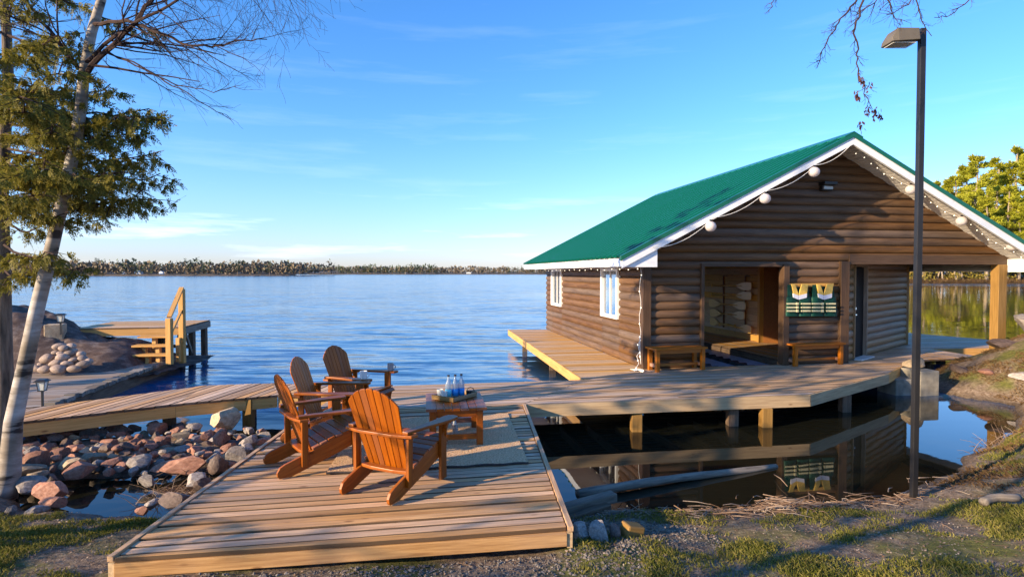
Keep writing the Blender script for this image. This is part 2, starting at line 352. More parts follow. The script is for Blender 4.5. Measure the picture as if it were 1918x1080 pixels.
    nm_ = n.new('ShaderNodeVectorMath'); nm_.operation = 'NORMALIZE'; l.new(ad_.outputs[0], nm_.inputs[0]); l.new(nm_.outputs[0], p.inputs['Normal'])
    rg_ = n.new('ShaderNodeMapRange'); rg_.inputs['To Min'].default_value = .02; rg_.inputs['To Max'].default_value = .13; l.new(bay.outputs[0], rg_.inputs['Value']); l.new(rg_.outputs[0], p.inputs['Roughness'])
    # deep water scatters some blue, the shallow bay is peaty
    mxc = n.new('ShaderNodeMixRGB'); l.new(bay.outputs[0], mxc.inputs[0]); mxc.inputs[1].default_value = (.010,.010,.006,1); mxc.inputs[2].default_value = (.018,.095,.215,1); l.new(mxc.outputs[0], p.inputs['Base Color'])
    return m
M['water'] = m_water()
def m_ground():
    m, n, l, p = mat('bank_soil'); ge = n.new('ShaderNodeNewGeometry')
    def nz(s, d=8, r=.6):
        q = n.new('ShaderNodeTexNoise'); q.inputs['Scale'].default_value = s; q.inputs['Detail'].default_value = d; q.inputs['Roughness'].default_value = r; l.new(ge.outputs['Position'], q.inputs['Vector']); return q
    a = nz(1.3); b = nz(18, 6, .7); c = nz(60, 3)
    soil = ramp(n, [(.3,(.075,.05,.034)),(.5,(.20,.14,.095)),(.7,(.34,.26,.19))]); l.new(b.outputs['Fac'], soil.inputs[0])
    moss = ramp(n, [(.3,(.06,.06,.014)),(.6,(.15,.14,.034)),(.8,(.26,.22,.08))]); l.new(b.outputs['Fac'], moss.inputs[0])
    mk = ramp(n, [(.44,(0,0,0)),(.58,(1,1,1))]); l.new(a.outputs['Fac'], mk.inputs[0])
    sx = n.new('ShaderNodeSeparateXYZ'); l.new(ge.outputs['Position'], sx.inputs[0])
    mz = n.new('ShaderNodeMapRange'); mz.inputs['From Min'].default_value = -.36; mz.inputs['From Max'].default_value = -.22; l.new(sx.outputs['Z'], mz.inputs['Value'])
    mm = n.new('ShaderNodeMath'); mm.operation = 'MULTIPLY'; l.new(mk.outputs[0], mm.inputs[0]); l.new(mz.outputs[0], mm.inputs[1])
    mx = n.new('ShaderNodeMixRGB'); l.new(mm.outputs[0], mx.inputs[0]); l.new(soil.outputs[0], mx.inputs[1]); l.new(moss.outputs[0], mx.inputs[2])
    wz = n.new('ShaderNodeMapRange'); wz.inputs['From Min'].default_value = -.47; wz.inputs['From Max'].default_value = -.40; wz.inputs['To Min'].default_value = .45; l.new(sx.outputs['Z'], wz.inputs['Value'])
    hv = n.new('ShaderNodeHueSaturation'); l.new(mx.outputs[0], hv.inputs['Color']); l.new(wz.outputs[0], hv.inputs['Value']); l.new(hv.outputs[0], p.inputs['Base Color'])
    rr = n.new('ShaderNodeMapRange'); rr.inputs['From Min'].default_value = -.47; rr.inputs['From Max'].default_value = -.38; rr.inputs['To Min'].default_value = .35; rr.inputs['To Max'].default_value = .9; l.new(sx.outputs['Z'], rr.inputs['Value']); l.new(rr.outputs[0], p.inputs['Roughness'])
    bp = n.new('ShaderNodeBump'); bp.inputs['Strength'].default_value = .9; bp.inputs['Distance'].default_value = .03; l.new(b.outputs['Fac'], bp.inputs['Height'])
    b2 = n.new('ShaderNodeBump'); b2.inputs['Strength'].default_value = .6; b2.inputs['Distance'].default_value = .01; l.new(c.outputs['Fac'], b2.inputs['Height']); l.new(bp.outputs[0], b2.inputs['Normal']); l.new(b2.outputs[0], p.inputs['Normal'])
    p.inputs['Specular IOR Level'].default_value = .2
    return m
M['ground'] = m_ground()
M['rockpink'] = rockmat('pink_granite', (.20,.088,.058), (.36,.17,.115), (.50,.28,.20))
M['rockgrey'] = rockmat('grey_granite', (.16,.13,.115), (.31,.26,.23), (.48,.42,.37))
M['rocktan'] = rockmat('tan_granite', (.24,.17,.11), (.42,.31,.20), (.55,.44,.31))
M['gravel'] = leafmat('crushed_gravel', [(.1,(.045,.035,.03)),(.5,(.12,.10,.085)),(.95,(.27,.235,.20))], .0, nscale=3)
M['rockdark'] = rockmat('dark_granite', (.07,.045,.038), (.15,.10,.08), (.24,.165,.13), .6)
M['stone'] = rockmat('river_stone', (.24,.17,.13), (.40,.29,.23), (.52,.40,.33), .65)
M['slab'] = rockmat('lichen_slab', (.06,.036,.028), (.125,.08,.062), (.30,.23,.19), .8)
def m_birch():
    m, n, l, p = mat('birch_bark'); at = n.new('ShaderNodeAttribute'); at.attribute_name = 'gc'; tco = n.new('ShaderNodeTexCoord')
    mp = n.new('ShaderNodeMapping'); mp.inputs['Scale'].default_value = (2.5,2.5,11); l.new(tco.outputs['Object'], mp.inputs[0])
    a = n.new('ShaderNodeTexNoise'); a.inputs['Scale'].default_value = 1.0; a.inputs['Detail'].default_value = 6; a.inputs['Roughness'].default_value=.6; l.new(mp.outputs[0], a.inputs['Vector'])
    b = n.new('ShaderNodeTexNoise'); b.inputs['Scale'].default_value = 3; b.inputs['Detail'].default_value = 6; l.new(tco.outputs['Object'], b.inputs['Vector'])
    c = ramp(n, [(.36,(.04,.03,.027)),(.43,(.30,.26,.23)),(.62,(.50,.46,.43))]); l.new(a.outputs['Fac'], c.inputs[0])
    d = ramp(n, [(.38,(.40,.31,.20)),(.62,(1,1,1))]); l.new(b.outputs['Fac'], d.inputs[0])
    mx = n.new('ShaderNodeMixRGB'); mx.blend_type='MULTIPLY'; mx.inputs[0].default_value=.8; l.new(c.outputs[0], mx.inputs[1]); l.new(d.outputs[0], mx.inputs[2]); l.new(mx.outputs[0], p.inputs['Base Color'])
    p.inputs['Roughness'].default_value = .7
    bp = n.new('ShaderNodeBump'); bp.inputs['Strength'].default_value = .5; bp.inputs['Distance'].default_value=.01; l.new(a.outputs['Fac'], bp.inputs['Height']); l.new(bp.outputs[0], p.inputs['Normal'])
    return m
M['birch'] = m_birch()
def m_bark(name, c1, c2, sc=(14,14,2)):
    m, n, l, p = mat(name); tco = n.new('ShaderNodeTexCoord')
    mp = n.new('ShaderNodeMapping'); mp.inputs['Scale'].default_value = sc; l.new(tco.outputs['Object'], mp.inputs[0])
    a = n.new('ShaderNodeTexNoise'); a.inputs['Scale'].default_value = 1.2; a.inputs['Detail'].default_value = 7; a.inputs['Roughness'].default_value=.65; l.new(mp.outputs[0], a.inputs['Vector'])
    c = ramp(n, [(.35,c1),(.65,c2)]); l.new(a.outputs['Fac'], c.inputs[0]); l.new(c.outputs[0], p.inputs['Base Color']); p.inputs['Roughness'].default_value=.85
    bp = n.new('ShaderNodeBump'); bp.inputs['Strength'].default_value = 1; bp.inputs['Distance'].default_value=.03; l.new(a.outputs['Fac'], bp.inputs['Height']); l.new(bp.outputs[0], p.inputs['Normal'])
    return m
M['bark'] = m_bark('cedar_bark', (.05,.035,.025), (.24,.17,.12))
M['palebark'] = m_bark('pale_bark', (.15,.11,.075), (.42,.33,.24), (6,6,1))
M['cedarleaf'] = leafmat('cedar_sprays', [(.1,(.055,.055,.009)),(.5,(.16,.145,.022)),(.85,(.29,.23,.05))], .4)
M['pineleaf'] = leafmat('pine_needles', [(.15,(.15,.17,.014)),(.5,(.38,.38,.03)),(.9,(.60,.54,.06))], .3, nscale=.25)
M['shrubleaf'] = leafmat('shrub_leaves', [(.15,(.14,.13,.02)),(.5,(.28,.22,.045)),(.9,(.42,.28,.09))], .3, nscale=.3)
M['farever'] = leafmat('hazed_far_evergreens', [(.15,(.05,.065,.035)),(.5,(.08,.10,.05)),(.9,(.12,.135,.07))], .1, nscale=.02)  # distance haze is lightened into this leaf colour
M['farbare'] = leafmat('hazed_far_bare_wood', [(.15,(.13,.10,.075)),(.5,(.17,.13,.09)),(.9,(.22,.175,.11))], .1, nscale=.02)  # far-shore haze is put into this paler, flatter brown
M['grass'] = leafmat('grass_blades', [(.1,(.07,.085,.014)),(.45,(.19,.19,.03)),(.8,(.40,.32,.10))], .35, nscale=1.5)
M['bankgrass'] = leafmat('dry_bank_grass', [(.1,(.06,.035,.016)),(.5,(.15,.085,.038)),(.9,(.29,.18,.08))], .3, nscale=.5)
M['litter'] = leafmat('leaf_litter', [(.1,(.09,.05,.03)),(.5,(.24,.15,.095)),(.9,(.50,.40,.31))], .1, nscale=2)
def m_rug():
    m, n, l, p = mat('woven_jute'); tco = n.new('ShaderNodeTexCoord')
    a = n.new('ShaderNodeTexNoise'); a.inputs['Scale'].default_value = 60; a.inputs['Detail'].default_value = 3; l.new(tco.outputs['Object'], a.inputs['Vector'])
    w = n.new('ShaderNodeTexWave'); w.wave_type='BANDS'; w.bands_direction='Y'; w.inputs['Scale'].default_value = 14; w.inputs['Distortion'].default_value = 3; w.inputs['Detail Scale'].default_value=6; l.new(tco.outputs['Object'], w.inputs['Vector'])
    ad = n.new('ShaderNodeMath'); ad.operation='MULTIPLY_ADD'; l.new(w.outputs['Fac'], ad.inputs[0]); ad.inputs[1].default_value=.3; l.new(a.outputs['Fac'], ad.inputs[2])
    c = ramp(n, [(.42,(.32,.165,.075)),(.62,(.60,.36,.19)),(.82,(.85,.59,.36))]); l.new(ad.outputs[0], c.inputs[0]); l.new(c.outputs[0], p.inputs['Base Color']); p.inputs['Roughness'].default_value=.9; p.inputs['Specular IOR Level'].default_value=.1
    bp = n.new('ShaderNodeBump'); bp.inputs['Strength'].default_value = 1; bp.inputs['Distance'].default_value=.01; l.new(ad.outputs[0], bp.inputs['Height']); l.new(bp.outputs[0], p.inputs['Normal'])
    return m
M['rug'] = m_rug()
M['rugdark'] = plain('dark_rug_binding', (.05,.042,.04), .9, .1, var=.4, vs=60)
M['jacket'] = plain('green_nylon', (.004,.048,.032), .6, .25, var=.25, vs=14, bump=.2)
M['jacketyellow'] = plain('yellow_nylon', (.62,.40,.09), .6, .25, var=.15, vs=20)
M['webbing'] = plain('cream_webbing', (.55,.50,.30), .7, .2, var=.15, vs=30)
M['reflect'] = plain('pale_reflective_tape', (.62,.62,.70), .4, .4, var=.1)
M['floatdock'] = plain('pale_blue_plastic', (.34,.42,.58), .35, .4, var=.15, vs=4)
M['darkbeam'] = plain('dark_underdeck', (.02,.02,.022), .9, .1, var=.2)  # near-black colour of the beam under the dock

# ------------------------------------------------------------------ frames
ANG = R(10.0)
w_ = Vector((math.cos(ANG), math.sin(ANG), 0)); v_ = Vector((-math.sin(ANG), math.cos(ANG), 0))
C0 = G(1204, 690, 0)
def H(t, s, z=0.0): return C0 + w_*t + v_*s + Vector((0,0,z))
WZ = -.48

# ------------------------------------------------------------------ ground and water
def fb(x, y, s, o=3):
    return noise.fractal(Vector((x*s, y*s, 3.1)), 1.0, 2.0, o)
SHORE = [(-60,14),(-14,9.0),(-9,8.2),(-6.8,7.0),(-5.35,6.3),(-4.95,5.85),(-3.6,5.66),(-2.6,5.5),(-.5,5.5),(.2,5.6),(.55,5.85),(1.8,5.72),(2.93,5.9),(3.8,6.05),(4.6,6.5),(5.5,7.2),(6.2,7.75),(7.5,8.7),(8.3,9.6),(9,10.4),(14,12),(60,18)]
def shore(x):
    for (x0,y0),(x1,y1) in zip(SHORE, SHORE[1:]):
        if x <= x1: return y0+(y1-y0)*(x-x0)/(x1-x0)
    return SHORE[-1][1]
def sstep(a, b, x):
    t = max(0, min(1, (x-a)/(b-a))); return t*t*(3-2*t)
def height(x, y):
    d = shore(x)-y + .12*fb(x,y,1.6)
    if d > 0: h = WZ + .20*(1-math.exp(-d/.45)) + .17*sstep(.5, 2.0, d) + .1*sstep(2,8,d)
    else: h = WZ - .9*(1-math.exp(d/1.6))
    if x > 5.0: h += .35*sstep(5.0,8.5,x)*sstep(0,.9,d)
    r = math.sqrt(((x-12.5)/4.0)**2+((y-11.7)/3.0)**2) + .05*fb(x,y,.9)
    if r < 1: h = max(h, WZ-.02+1.5*(1-r*r)**1.35 + .05*fb(x,y,1.2))
    # cobble bed between the walkway and the sitting dock
    rr = math.hypot((x+5.0)/2.6, (y-7.6)/1.35)
    if rr < 1: h = max(h, WZ-.10+.20*min(1,(1-rr)*1.6) - .34*math.exp(-((x+4.0)**2/.75+(y-6.2)**2/.14))) 
    if x < -7.5 and 8.0 < y < 30:
        h = max(h, WZ - .25 + .5*sstep(-8.6,-10.5,x)*sstep(15.5,13.5,y))
    h += .018*fb(x,y,2.2) + .010*fb(x,y,7)
    return h
def axis(rng):
    out = []
    for a, b, st in rng:
        k = max(1, round((b-a)/st)); out += [a+(b-a)*i/k for i in range(k)]
    out.append(rng[-1][1]); return out
xs = axis([(-70,-20,5),(-20,-8,.6),(-8,8.5,.075),(8.5,15,.12),(15,24,.6),(24,70,5)])
ys = axis([(-40,-6,3),(-6,3.2,.5),(3.2,9.5,.07),(9.5,16,.16),(16,30,2)])
g = MB(); vs = [(x,y,height(x,y)) for y in ys for x in xs]; nx = len(xs)
g.v = vs; g.g = vs; g.f = [(j*nx+i, j*nx+i+1, (j+1)*nx+i+1, (j+1)*nx+i) for j in range(len(ys)-1) for i in range(nx-1)]; g.mi=[0]*len(g.f)
o = g.build('ground', M['ground'], smooth=True); o['kind'] = 'structure'
wt = MB(); wt.add([(-3500,-60,WZ),(3500,-60,WZ),(3500,4500,WZ),(-3500,4500,WZ)], [(0,1,2,3)])
o = wt.build('lake', M['water']); o['kind'] = 'structure'
# land beyond the lake
def landstrip(name, pts, depth, z=.6, m=None):
    b = MB(); n = len(pts); vs = []
    for i,(x,y) in enumerate(pts): vs += [(x,y,WZ-1),(x+ (1.2 if False else 0),y+depth*.02+1.2,WZ+z*.7),(x*1.02,y+depth*.3,WZ+z*1.5),(x*1.1,y+depth,WZ+z*3)]
    fs = []
    for i in range(n-1):
        for k in range(3): fs.append((i*4+k, (i+1)*4+k, (i+1)*4+k+1, i*4+k+1))
    b.v = vs; b.g = vs; b.f = fs; b.mi=[0]*len(fs)
    o = b.build(name, m or M['ground'], smooth=True); o['kind'] = 'structure'; return o
far_pts = [(-1500,900),(-900,560),(-420,478),(-300,474),(-200,500),(-175,620),(-200,860),(-330,1000),(-100,960),(50,1020),(150,990),(420,1150),(1200,1400)]
far_a = [(-1500,700),(-900,520),(-560,486),(-420,478),(-300,476),(-214,484),(-186,500)]
far_b = [(-520,960),(-330,985),(-180,960),(-60,980),(60,990),(300,1060),(900,1200)]
landstrip('left_shore', far_a, 220, 1.5, M['farbare']); landstrip('far_shore', far_b, 300, 1.5, M['farbare'])
near_sh = [(38,150),(52,141),(66,136),(80,132),(95,131),(110,131),(124,131),(150,131),(190,125),(260,110)]
landstrip('right_shore', near_sh, 60, .9, M['bankgrass'])

# ------------------------------------------------------------------ planked decks
def clip(poly, p, nrm):
    out = []
    for i in range(len(poly)):
        a, b = poly[i], poly[(i+1)%len(poly)]
        da = (a-p).dot(nrm); db = (b-p).dot(nrm)
        if da >= 0: out.append(a)
        if (da >= 0) != (db >= 0): out.append(a+(b-a)*(da/(da-db)))
    return out
def planks(mb, poly, direc, pitch=.14, gap=.012, th=.035, z=0.0, off=0.0, jit=.003, seam=None):
    poly = [Vector((p[0],p[1],0)) for p in poly]
    d = Vector((direc[0],direc[1],0)).normalized(); n = Vector((-d.y,d.x,0))
    qs = [p.dot(n) for p in poly]; k = math.floor((min(qs)-off)/pitch)
    while off+k*pitch < max(qs):
        a = off+k*pitch+gap/2; b = off+(k+1)*pitch-gap/2
        s = clip(clip(poly, n*a, n), n*b, -n)
        pieces = [s] if len(s) >= 3 else []
        if pieces and seam:
            L = [p.dot(d) for p in s]
            cut = min(L)+(max(L)-min(L))*ru(.3,.7)
            if max(L)-min(L) > seam: pieces = [clip(s, d*(cut+.002), d), clip(s, d*(cut-.002), -d)]
        for s in pieces:
            if len(s) < 3: continue
            ar = sum(s[i].x*s[(i+1)%len(s)].y - s[(i+1)%len(s)].x*s[i].y for i in range(len(s)))
            if abs(ar) < .004: continue
            zz = z + ru(-jit, jit)
            mb.prism([Vector((p.x,p.y,zz)) for p in s], (0,0,-th), gs_axis=d, side=1)
        k += 1
def rim(mb, a, b, z0, z1, th=.04, out=0.0):
    a = Vector((a[0],a[1],0)); b = Vector((b[0],b[1],0)); d = (b-a).normalized(); n = Vector((d.y,-d.x,0))
    zc = (z0+z1)/2; mb.beam(a+n*(out-th/2)+Vector((0,0,zc)), b+n*(out-th/2)+Vector((0,0,zc)), th, z1-z0)

FL = G(214,1044); FR = G(1062,988); A_ = G(978,757); NL = Vector((FL.x-.08, A_.y-(A_.x-FL.x)*.172, 0))
pl = thing('dock', 'sunlit plank sitting dock in the foreground carrying the chairs and rug', 'dock', (FL+FR)/2)
mb = MB(); planks(mb, [FL,FR,A_,NL], w_, .108, .021, .035, seam=99, jit=.005)
mb.build('decking', [M['deck'], M['edge']], pl, bevel=.006)
mb = MB(); rim(mb, FL, FR, -.135, -.037, .045, .012); mb.build('fascia', M['deck'], pl, bevel=.004)
mb = MB()
for q0,q1 in ((FR,A_),(NL,FL)):
    mb = MB(); rim(mb, q0, q1, -.15, -.036, .04, .042); mb.build('side_beam', M['fascia'], pl)
for q0,q1 in ((FR,A_),(NL,FL)):
    mb = MB(); d = (q1-q0).normalized(); nn = Vector((d.y,-d.x,0)); mb.beam(q0+nn*.028+V3(0,0,-.008), q1+nn*.028+V3(0,0,-.008), .04, .036); mb.build('edge_strip', M['deckgrey'], pl)

L_ = G(1095,711); M_ = G(743,722); Bp = G(1515,738); Cp = G(1662,699); K_ = H(4.45,0); CE = H(8.4,2.5)
Dp = G(1747,652.5); Ep = G(1858,651); Fp = Vector((13.6,16.7,0)); Gp = G(1690,622)
ctr = [NL, A_, L_, M_, Vector((NL.x, M_.y-(M_.x-NL.x)*.18, 0))]
dk = thing('dock', 'long weathered grey plank dock wrapping round the log boathouse', 'dock', H(2,-2))
mb = MB(); planks(mb, ctr, w_, .115, .019, .035); 
planks(mb, [A_, Bp, Cp, K_, C0, L_], w_, .115, .019, .035, off=.05, seam=3)
planks(mb, [Cp, Dp, CE, K_], w_, .13, .014, .035, off=.05)
planks(mb, [Dp, Ep, Fp, Gp, H(8.45,6), CE], w_, .13, .014, .035, off=.02)
mb.build('decking', [M['deckgrey'], M['edge']], dk)
mb = MB(); back = G(953,617)
planks(mb, [L_, C0, H(0,8.2), back], w_, .13, .012, .035, off=.02); mb.build('side_decking', [M['pine'], M['edge']], dk)
for a,b,mm in ((A_,Bp,'fascia'),(Bp,Cp,'fascia'),(Cp,Dp,'pine'),(Dp,Ep,'pine'),(Ep,Fp,'fascia'),(Fp,Gp,'fascia'),(back,L_,'pine'),(L_,M_,'fascia')):
    mb = MB(); rim(mb, a, b, -.185, -.004, .045, .03); mb.build('fascia', M[mm], dk)
mb = MB()   # joists and bearers below, seen as dark structure
for k in range(9): 
    p0 = A_+w_*(.5*k)+v_*.1; mb.beam(p0+V3(0,0,-.11), p0+v_*1.5+V3(0,0,-.11), .04, .14)
mb.build('joists', M['fascia'], dk)
for px, py in ((1193,808),(1437,800)):
    q = G(px, py, WZ); mb = MB(); mb.box((q.x, q.y+.06, -.62), (.16,.16,.87)); o = mb.build('post', M['post'], dk, bevel=.01)
for q in (H(-1.2,-.4), H(-1.1,3), H(-1.1,6.5), H(.4,-2.6), H(2.8,-2.1), H(7.2,.6), H(9.2,2.2)):
    mb = MB(); mb.box((q.x,q.y,-.66), (.15,.15,.95)); mb.build('post', M['oldtimber'], dk)

# left walkway
wk = thing('boardwalk', 'narrow plank walkway curving left over the pink shore rocks', 'boardwalk', (-5,8.8,0))
f = [V3(-2.68,9.28,0), G(520,739), G(329,756), G(35,790), V3(-7.9,6.6,0)]
bk = [V3(-2.68,9.78,0), G(510,717), G(387,721), G(47,765), V3(-8.5,7.35,0)]
mb = MB()
for i in range(4):
    planks(mb, [f[i+1], f[i], bk[i], bk[i+1]], (math.sin(R(8)), math.cos(R(8))), .135, .022, .035)
mb.build('decking', [M['deck'], M['edge']], wk)
for i in range(4):
    mb = MB(); rim(mb, f[i+1], f[i], -.20, -.037, .045, -.02); mb.build('fascia', M['pine'], wk)
    mb = MB(); rim(mb, bk[i], bk[i+1], -.17, -.04, .045, -.02); mb.build('back_beam', M['fascia'], wk)
for px, py in ((466,800),):
    q = G(px, py, WZ); mb = MB(); mb.box((q.x, q.y, -.5), (.14,.14,.92)); mb.build('post', M['post'], wk, bevel=.008)
for q in ((-4.3,9.6),(-5.4,9.2),(-6.3,8.2)):
    mb = MB(); mb.box((q[0],q[1],-.6),(.14,.14,.9)); mb.build('post', M['oldtimber'], wk)

# far left low dock
ld = thing('dock', 'low grey plank dock behind the walkway, beside the granite slab', 'dock', (-9,11,-.2))
ZL = -.2
q0 = G(336,666,ZL); q1 = G(88,759,ZL)
mb = MB(); planks(mb, [q1, q0, V3(-13.5,13.9,0), V3(-13.5,8.8,0), V3(-8.6,8.1,0)], w_, .14, .01, .035, z=ZL); mb.build('decking', [M['deckfar'], M['edge']], ld)
mb = MB(); d = (q0-q1).normalized(); nn = V3(d.y,-d.x,0)
for k in range(36):
    t0 = q1+(q0-q1)*(k/36); t1 = q1+(q0-q1)*((k+.97)/36)
    mb.beam(t0+nn*ru(.0,.03)+V3(0,0,ru(-.01,.015)), t1+nn*ru(0,.03)+V3(0,0,ru(-.01,.015)), .16+ru(0,.05), .07)
mb.build('edge_timber', M['drift'], ld)
mb = MB(); rim(mb, (q1.x,q1.y), (q0.x,q0.y), WZ-.2, ZL-.045, .1, .03); mb.build('side_beam', M['oldtimber'], ld)
mb = MB(); rim(mb, (q0.x,q0.y), (-13.5,13.9), WZ-.2, ZL-.05, .1, .0); mb.build('side_beam', M['oldtimber'], ld)

# raised platform with steps
ZP = .55
up = thing('deck', 'raised yellow timber deck on posts with steps and a stair rail', 'deck', (-9.4,15,0))
a = dep(137,616,14.2); b = dep(344,612,14.75); a.z = b.z = 0
c = dep(393,602,16.9); c.z = 0; d4 = a+(c-b)*1.0; 
mb = MB(); planks(mb, [a,b,c,d4], (1,.1), .14, .008, .035, z=ZP); mb.build('decking', [M['pine'], M['edge']], up)
mb = MB(); rim(mb, a, b, ZP-.2, ZP-.037, .05, .02); mb.build('fascia', M['pine'], up)
mb = MB(); rim(mb, b, c, ZP-.2, ZP-.037, .05, .02); mb.build('fascia', M['drift'], up)
for q in (b+(c-b)*.35+V3(-.05,0,0), b+(c-b)*.9+V3(-.1,0,0), b+V3(-.15,.15,0), a+(b-a)*.62+V3(0,.8,0), a+(b-a)*.45+V3(0,1.4,0)):
    mb = MB(); mb.box((q.x,q.y,(ZP-.2+WZ-.4)/2),(.13,.13,ZP-.2-WZ+.4)); mb.build('post', M['oldtimber'] , up)
mb = MB(); qq = b+(c-b)*.35; mb.beam(qq+V3(-.05,0,-.25), b+V3(0,.1,ZP-.22), .05, .09); mb.beam(qq+V3(-.05,0,-.05), qq+V3(-1.4,0,-.0), .05,.09); mb.build('brace', M['drift'], up)
for k,(yy,zz,pxl) in enumerate(((14.15,.36,262),(13.85,.18,251),(13.55,.0,244))):
    l0 = dep(pxl,600,yy); l1 = dep(318,600,yy+.1)
    mb = MB(); mb.beam((l0.x,yy,zz),(l1.x,yy+.1,zz),.29,.045); mb.build('tread', M['pine'], up, bevel=.004)
for sx0 in (.15,.55,.85):
    l0 = dep(250,600,13.6); l1 = dep(316,600,13.6); x = l0.x+(l1.x-l0.x)*sx0
    for k,(yy,zz) in enumerate(((14.2,.36),(13.9,.18),(13.6,0))):
        mb = MB(); mb.box((x-.06*k, yy, (zz-.03-.25)/2), (.09,.09, zz-.03+.25)); mb.build('riser_post', M['pine'], up)
p1 = dep(318,671,13.45); p2 = dep(342,664,14.3)
mb = MB(); mb.box((p1.x,p1.y,.33),(.12,.12,1.06)); mb.build('rail_post', M['pine'], up, bevel=.008)
mb = MB(); z2 = dep(342,541,14.3).z; mb.box((p2.x,p2.y,(z2-.3)/2),(.12,.12,z2+.3)); mb.build('rail_post', M['pine'], up, bevel=.008)
mb = MB(); mb.beam((p1.x,p1.y,.89),(p2.x,p2.y,z2+.03),.1,.045); mb.build('handrail', M['pine'], up)
mb = MB(); mb.beam((p1.x,p1.y,.45),(p2.x,p2.y,z2-.5),.05,.06); mb.build('handrail', M['pine'], up)

# ------------------------------------------------------------------ boathouse
bh = thing('boathouse', 'brown log boathouse with a green metal roof and white trim', 'boathouse', H(4.2,4))
PITCHL = .165
def logs(mb, p0, direc, t0, t1, z0, z1, nrm, r=.052, base=0.0, seg=6, ends=None):
    """half-round log courses; p0 origin, direc along, nrm outward; ends(z)->(t0,t1) clips each course"""
    k0 = int(math.floor((z0-base)/PITCHL+1e-6)); k1 = int(math.ceil((z1-base)/PITCHL-1e-6))
    p0 = Vector(p0); d = Vector(direc); nrm = Vector(nrm)
    for k in range(k0, k1):
        zb = max(z0, base+k*PITCHL); zt = min(z1, base+(k+1)*PITCHL)
        a0, a1 = (t0, t1) if ends is None else ends(zt-.02)
        if a1-a0 < .05: continue
        zc = base+(k+.5)*PITCHL; prof = []
        for i in range(seg+1):
            z = zb+(zt-zb)*i/seg; u = (z-zc)/(PITCHL/2)
            prof.append((z, r*math.sqrt(max(0,1-.97*u*u))-.016))
        prof = [(zb,-.06)]+prof+[(zt,-.06)]
        pts = [p0+d*a0+nrm*q+Vector((0,0,z)) for z,q in prof]
        if ends is None: mb.prism(pts, d*(a1-a0), gs_axis=d); continue
        A = []; B = []
        for z,q in prof:
            e0,e1 = ends(z); e1 = max(e1, e0+.01); A.append(p0+d*e0+nrm*q+Vector((0,0,z))); B.append(p0+d*e1+nrm*q+Vector((0,0,z)))
        n = len(A); vs = A+B; gs = [(p.dot(d), p.dot(nrm), p.z) for p in vs]
        mb.add(vs, [tuple(range(n))[::-1], tuple(range(n,2*n))]+[(i,(i+1)%n,(i+1)%n+n,i+n) for i in range(n)], gs)
ZB = 2.145                      # bottom of gable
# windows on the left wall
wins = [(1.28,2.42,.88,2.02),(6.15,7.35,.88,2.02)]
nl = -w_; BL = H(0,8.2)
mb = MB(); cuts = [0.06,1.28,2.42,6.15,7.35,8.2]
for i in range(5):
    a0,a1 = cuts[i],cuts[i+1]
    if i in (1,3): logs(mb, C0, v_, a0, a1, 0, .88, nl); logs(mb, C0, v_, a0, a1, 2.02, 2.35, nl)
    else: logs(mb, C0, v_, a0, a1, 0, 2.35, nl)
mb.build('side_wall', M['log'], bh, smooth=False)
# front wall
OT0, OT1, OZ = 1.27, 3.0, 2.03
mb = MB(); nf = -v_
logs(mb, C0, w_, .14, OT0-.07, 0, ZB, nf); logs(mb, C0, w_, OT1+.12, 4.36, 0, ZB, nf)
logs(mb, C0, w_, OT0-.07, OT1+.12, OZ+.06, ZB, nf)
mb.build('front_wall', M['log'], bh)
AP_T = 4.03; RZ = 4.59; SL = (RZ-2.17)/(AP_T+.70)
def rakez(t, off=0): return RZ-SL*abs(t-AP_T)-off
mb = MB()
def gend(z):
    half = (RZ-.05-z)/SL; return max(-.02, AP_T-half), min(8.52, AP_T+half)
logs(mb, C0+nf*.03, w_, 0, 8.5, ZB, 4.6, nf, ends=gend, base=ZB)
mb.build('gable_wall', M['log'], bh)
# chamfered wall with the door
cd = (CE-K_); cl = cd.length; cd.normalize(); cn = Vector((cd.y,-cd.x,0))
mb = MB(); DT0, DT1 = .62, 1.42
logs(mb, K_, cd, .1, DT0-.02, 0, ZB+.05, cn); logs(mb, K_, cd, DT1+.02, cl, 0, ZB+.05, cn); logs(mb, K_, cd, DT0-.02, DT1+.02, 2.04, ZB+.05, cn)
mb.build('entry_wall', M['logpale'], bh)
mb = MB(); logs(mb, CE, v_, .0, 5.7, 0, ZB+.05, w_); mb.build('side_wall', M['log'], bh)
mb = MB()
logs(mb, BL, w_, 0, .9, 0, ZB, v_); logs(mb, BL, w_, 3.45, 8.4, 0, ZB, v_); logs(mb, BL, w_, 0, 8.4, ZB, 4.6, v_, ends=gend, base=ZB)
mb.build('back_wall', M['log'], bh)
# corner boards / posts
def vbox(mb, p, sx, sy, z0, z1, ang=ANG): mb.box((p.x,p.y,(z0+z1)/2),(sx,sy,z1-z0), Matrix.Rotation(ang,3,'Z'))
mb = MB(); vbox(mb, H(.055,-.01), .17, .13, 0, ZB+.02); mb.build('corner_post', M['trim'], bh, bevel=.006)
mb = MB(); vbox(mb, H(OT1+.065,-.03), .13, .18, 0, OZ+.05); mb.build('opening_post', M['trim'], bh, bevel=.006)
mb = MB(); vbox(mb, H(OT0-.035,-.0), .07, .16, 0, OZ+.05); mb.build('opening_post', M['trim'], bh, bevel=.006)
mb = MB(); mb.beam(H(OT0-.07,-.0,OZ+.03), H(OT1+.13,-.0,OZ+.03), .16, .06); mb.build('opening_lintel', M['trim'], bh)
mb = MB(); vbox(mb, H(4.44,-.02), .2, .16, 0, ZB); mb.build('corner_post', M['trim'], bh, bevel=.006)
mb = MB(); q = CE; vbox(mb, CE, .1, .1, 0, ZB+.05); mb.build('corner_post', M['logpale'], bh, bevel=.006)
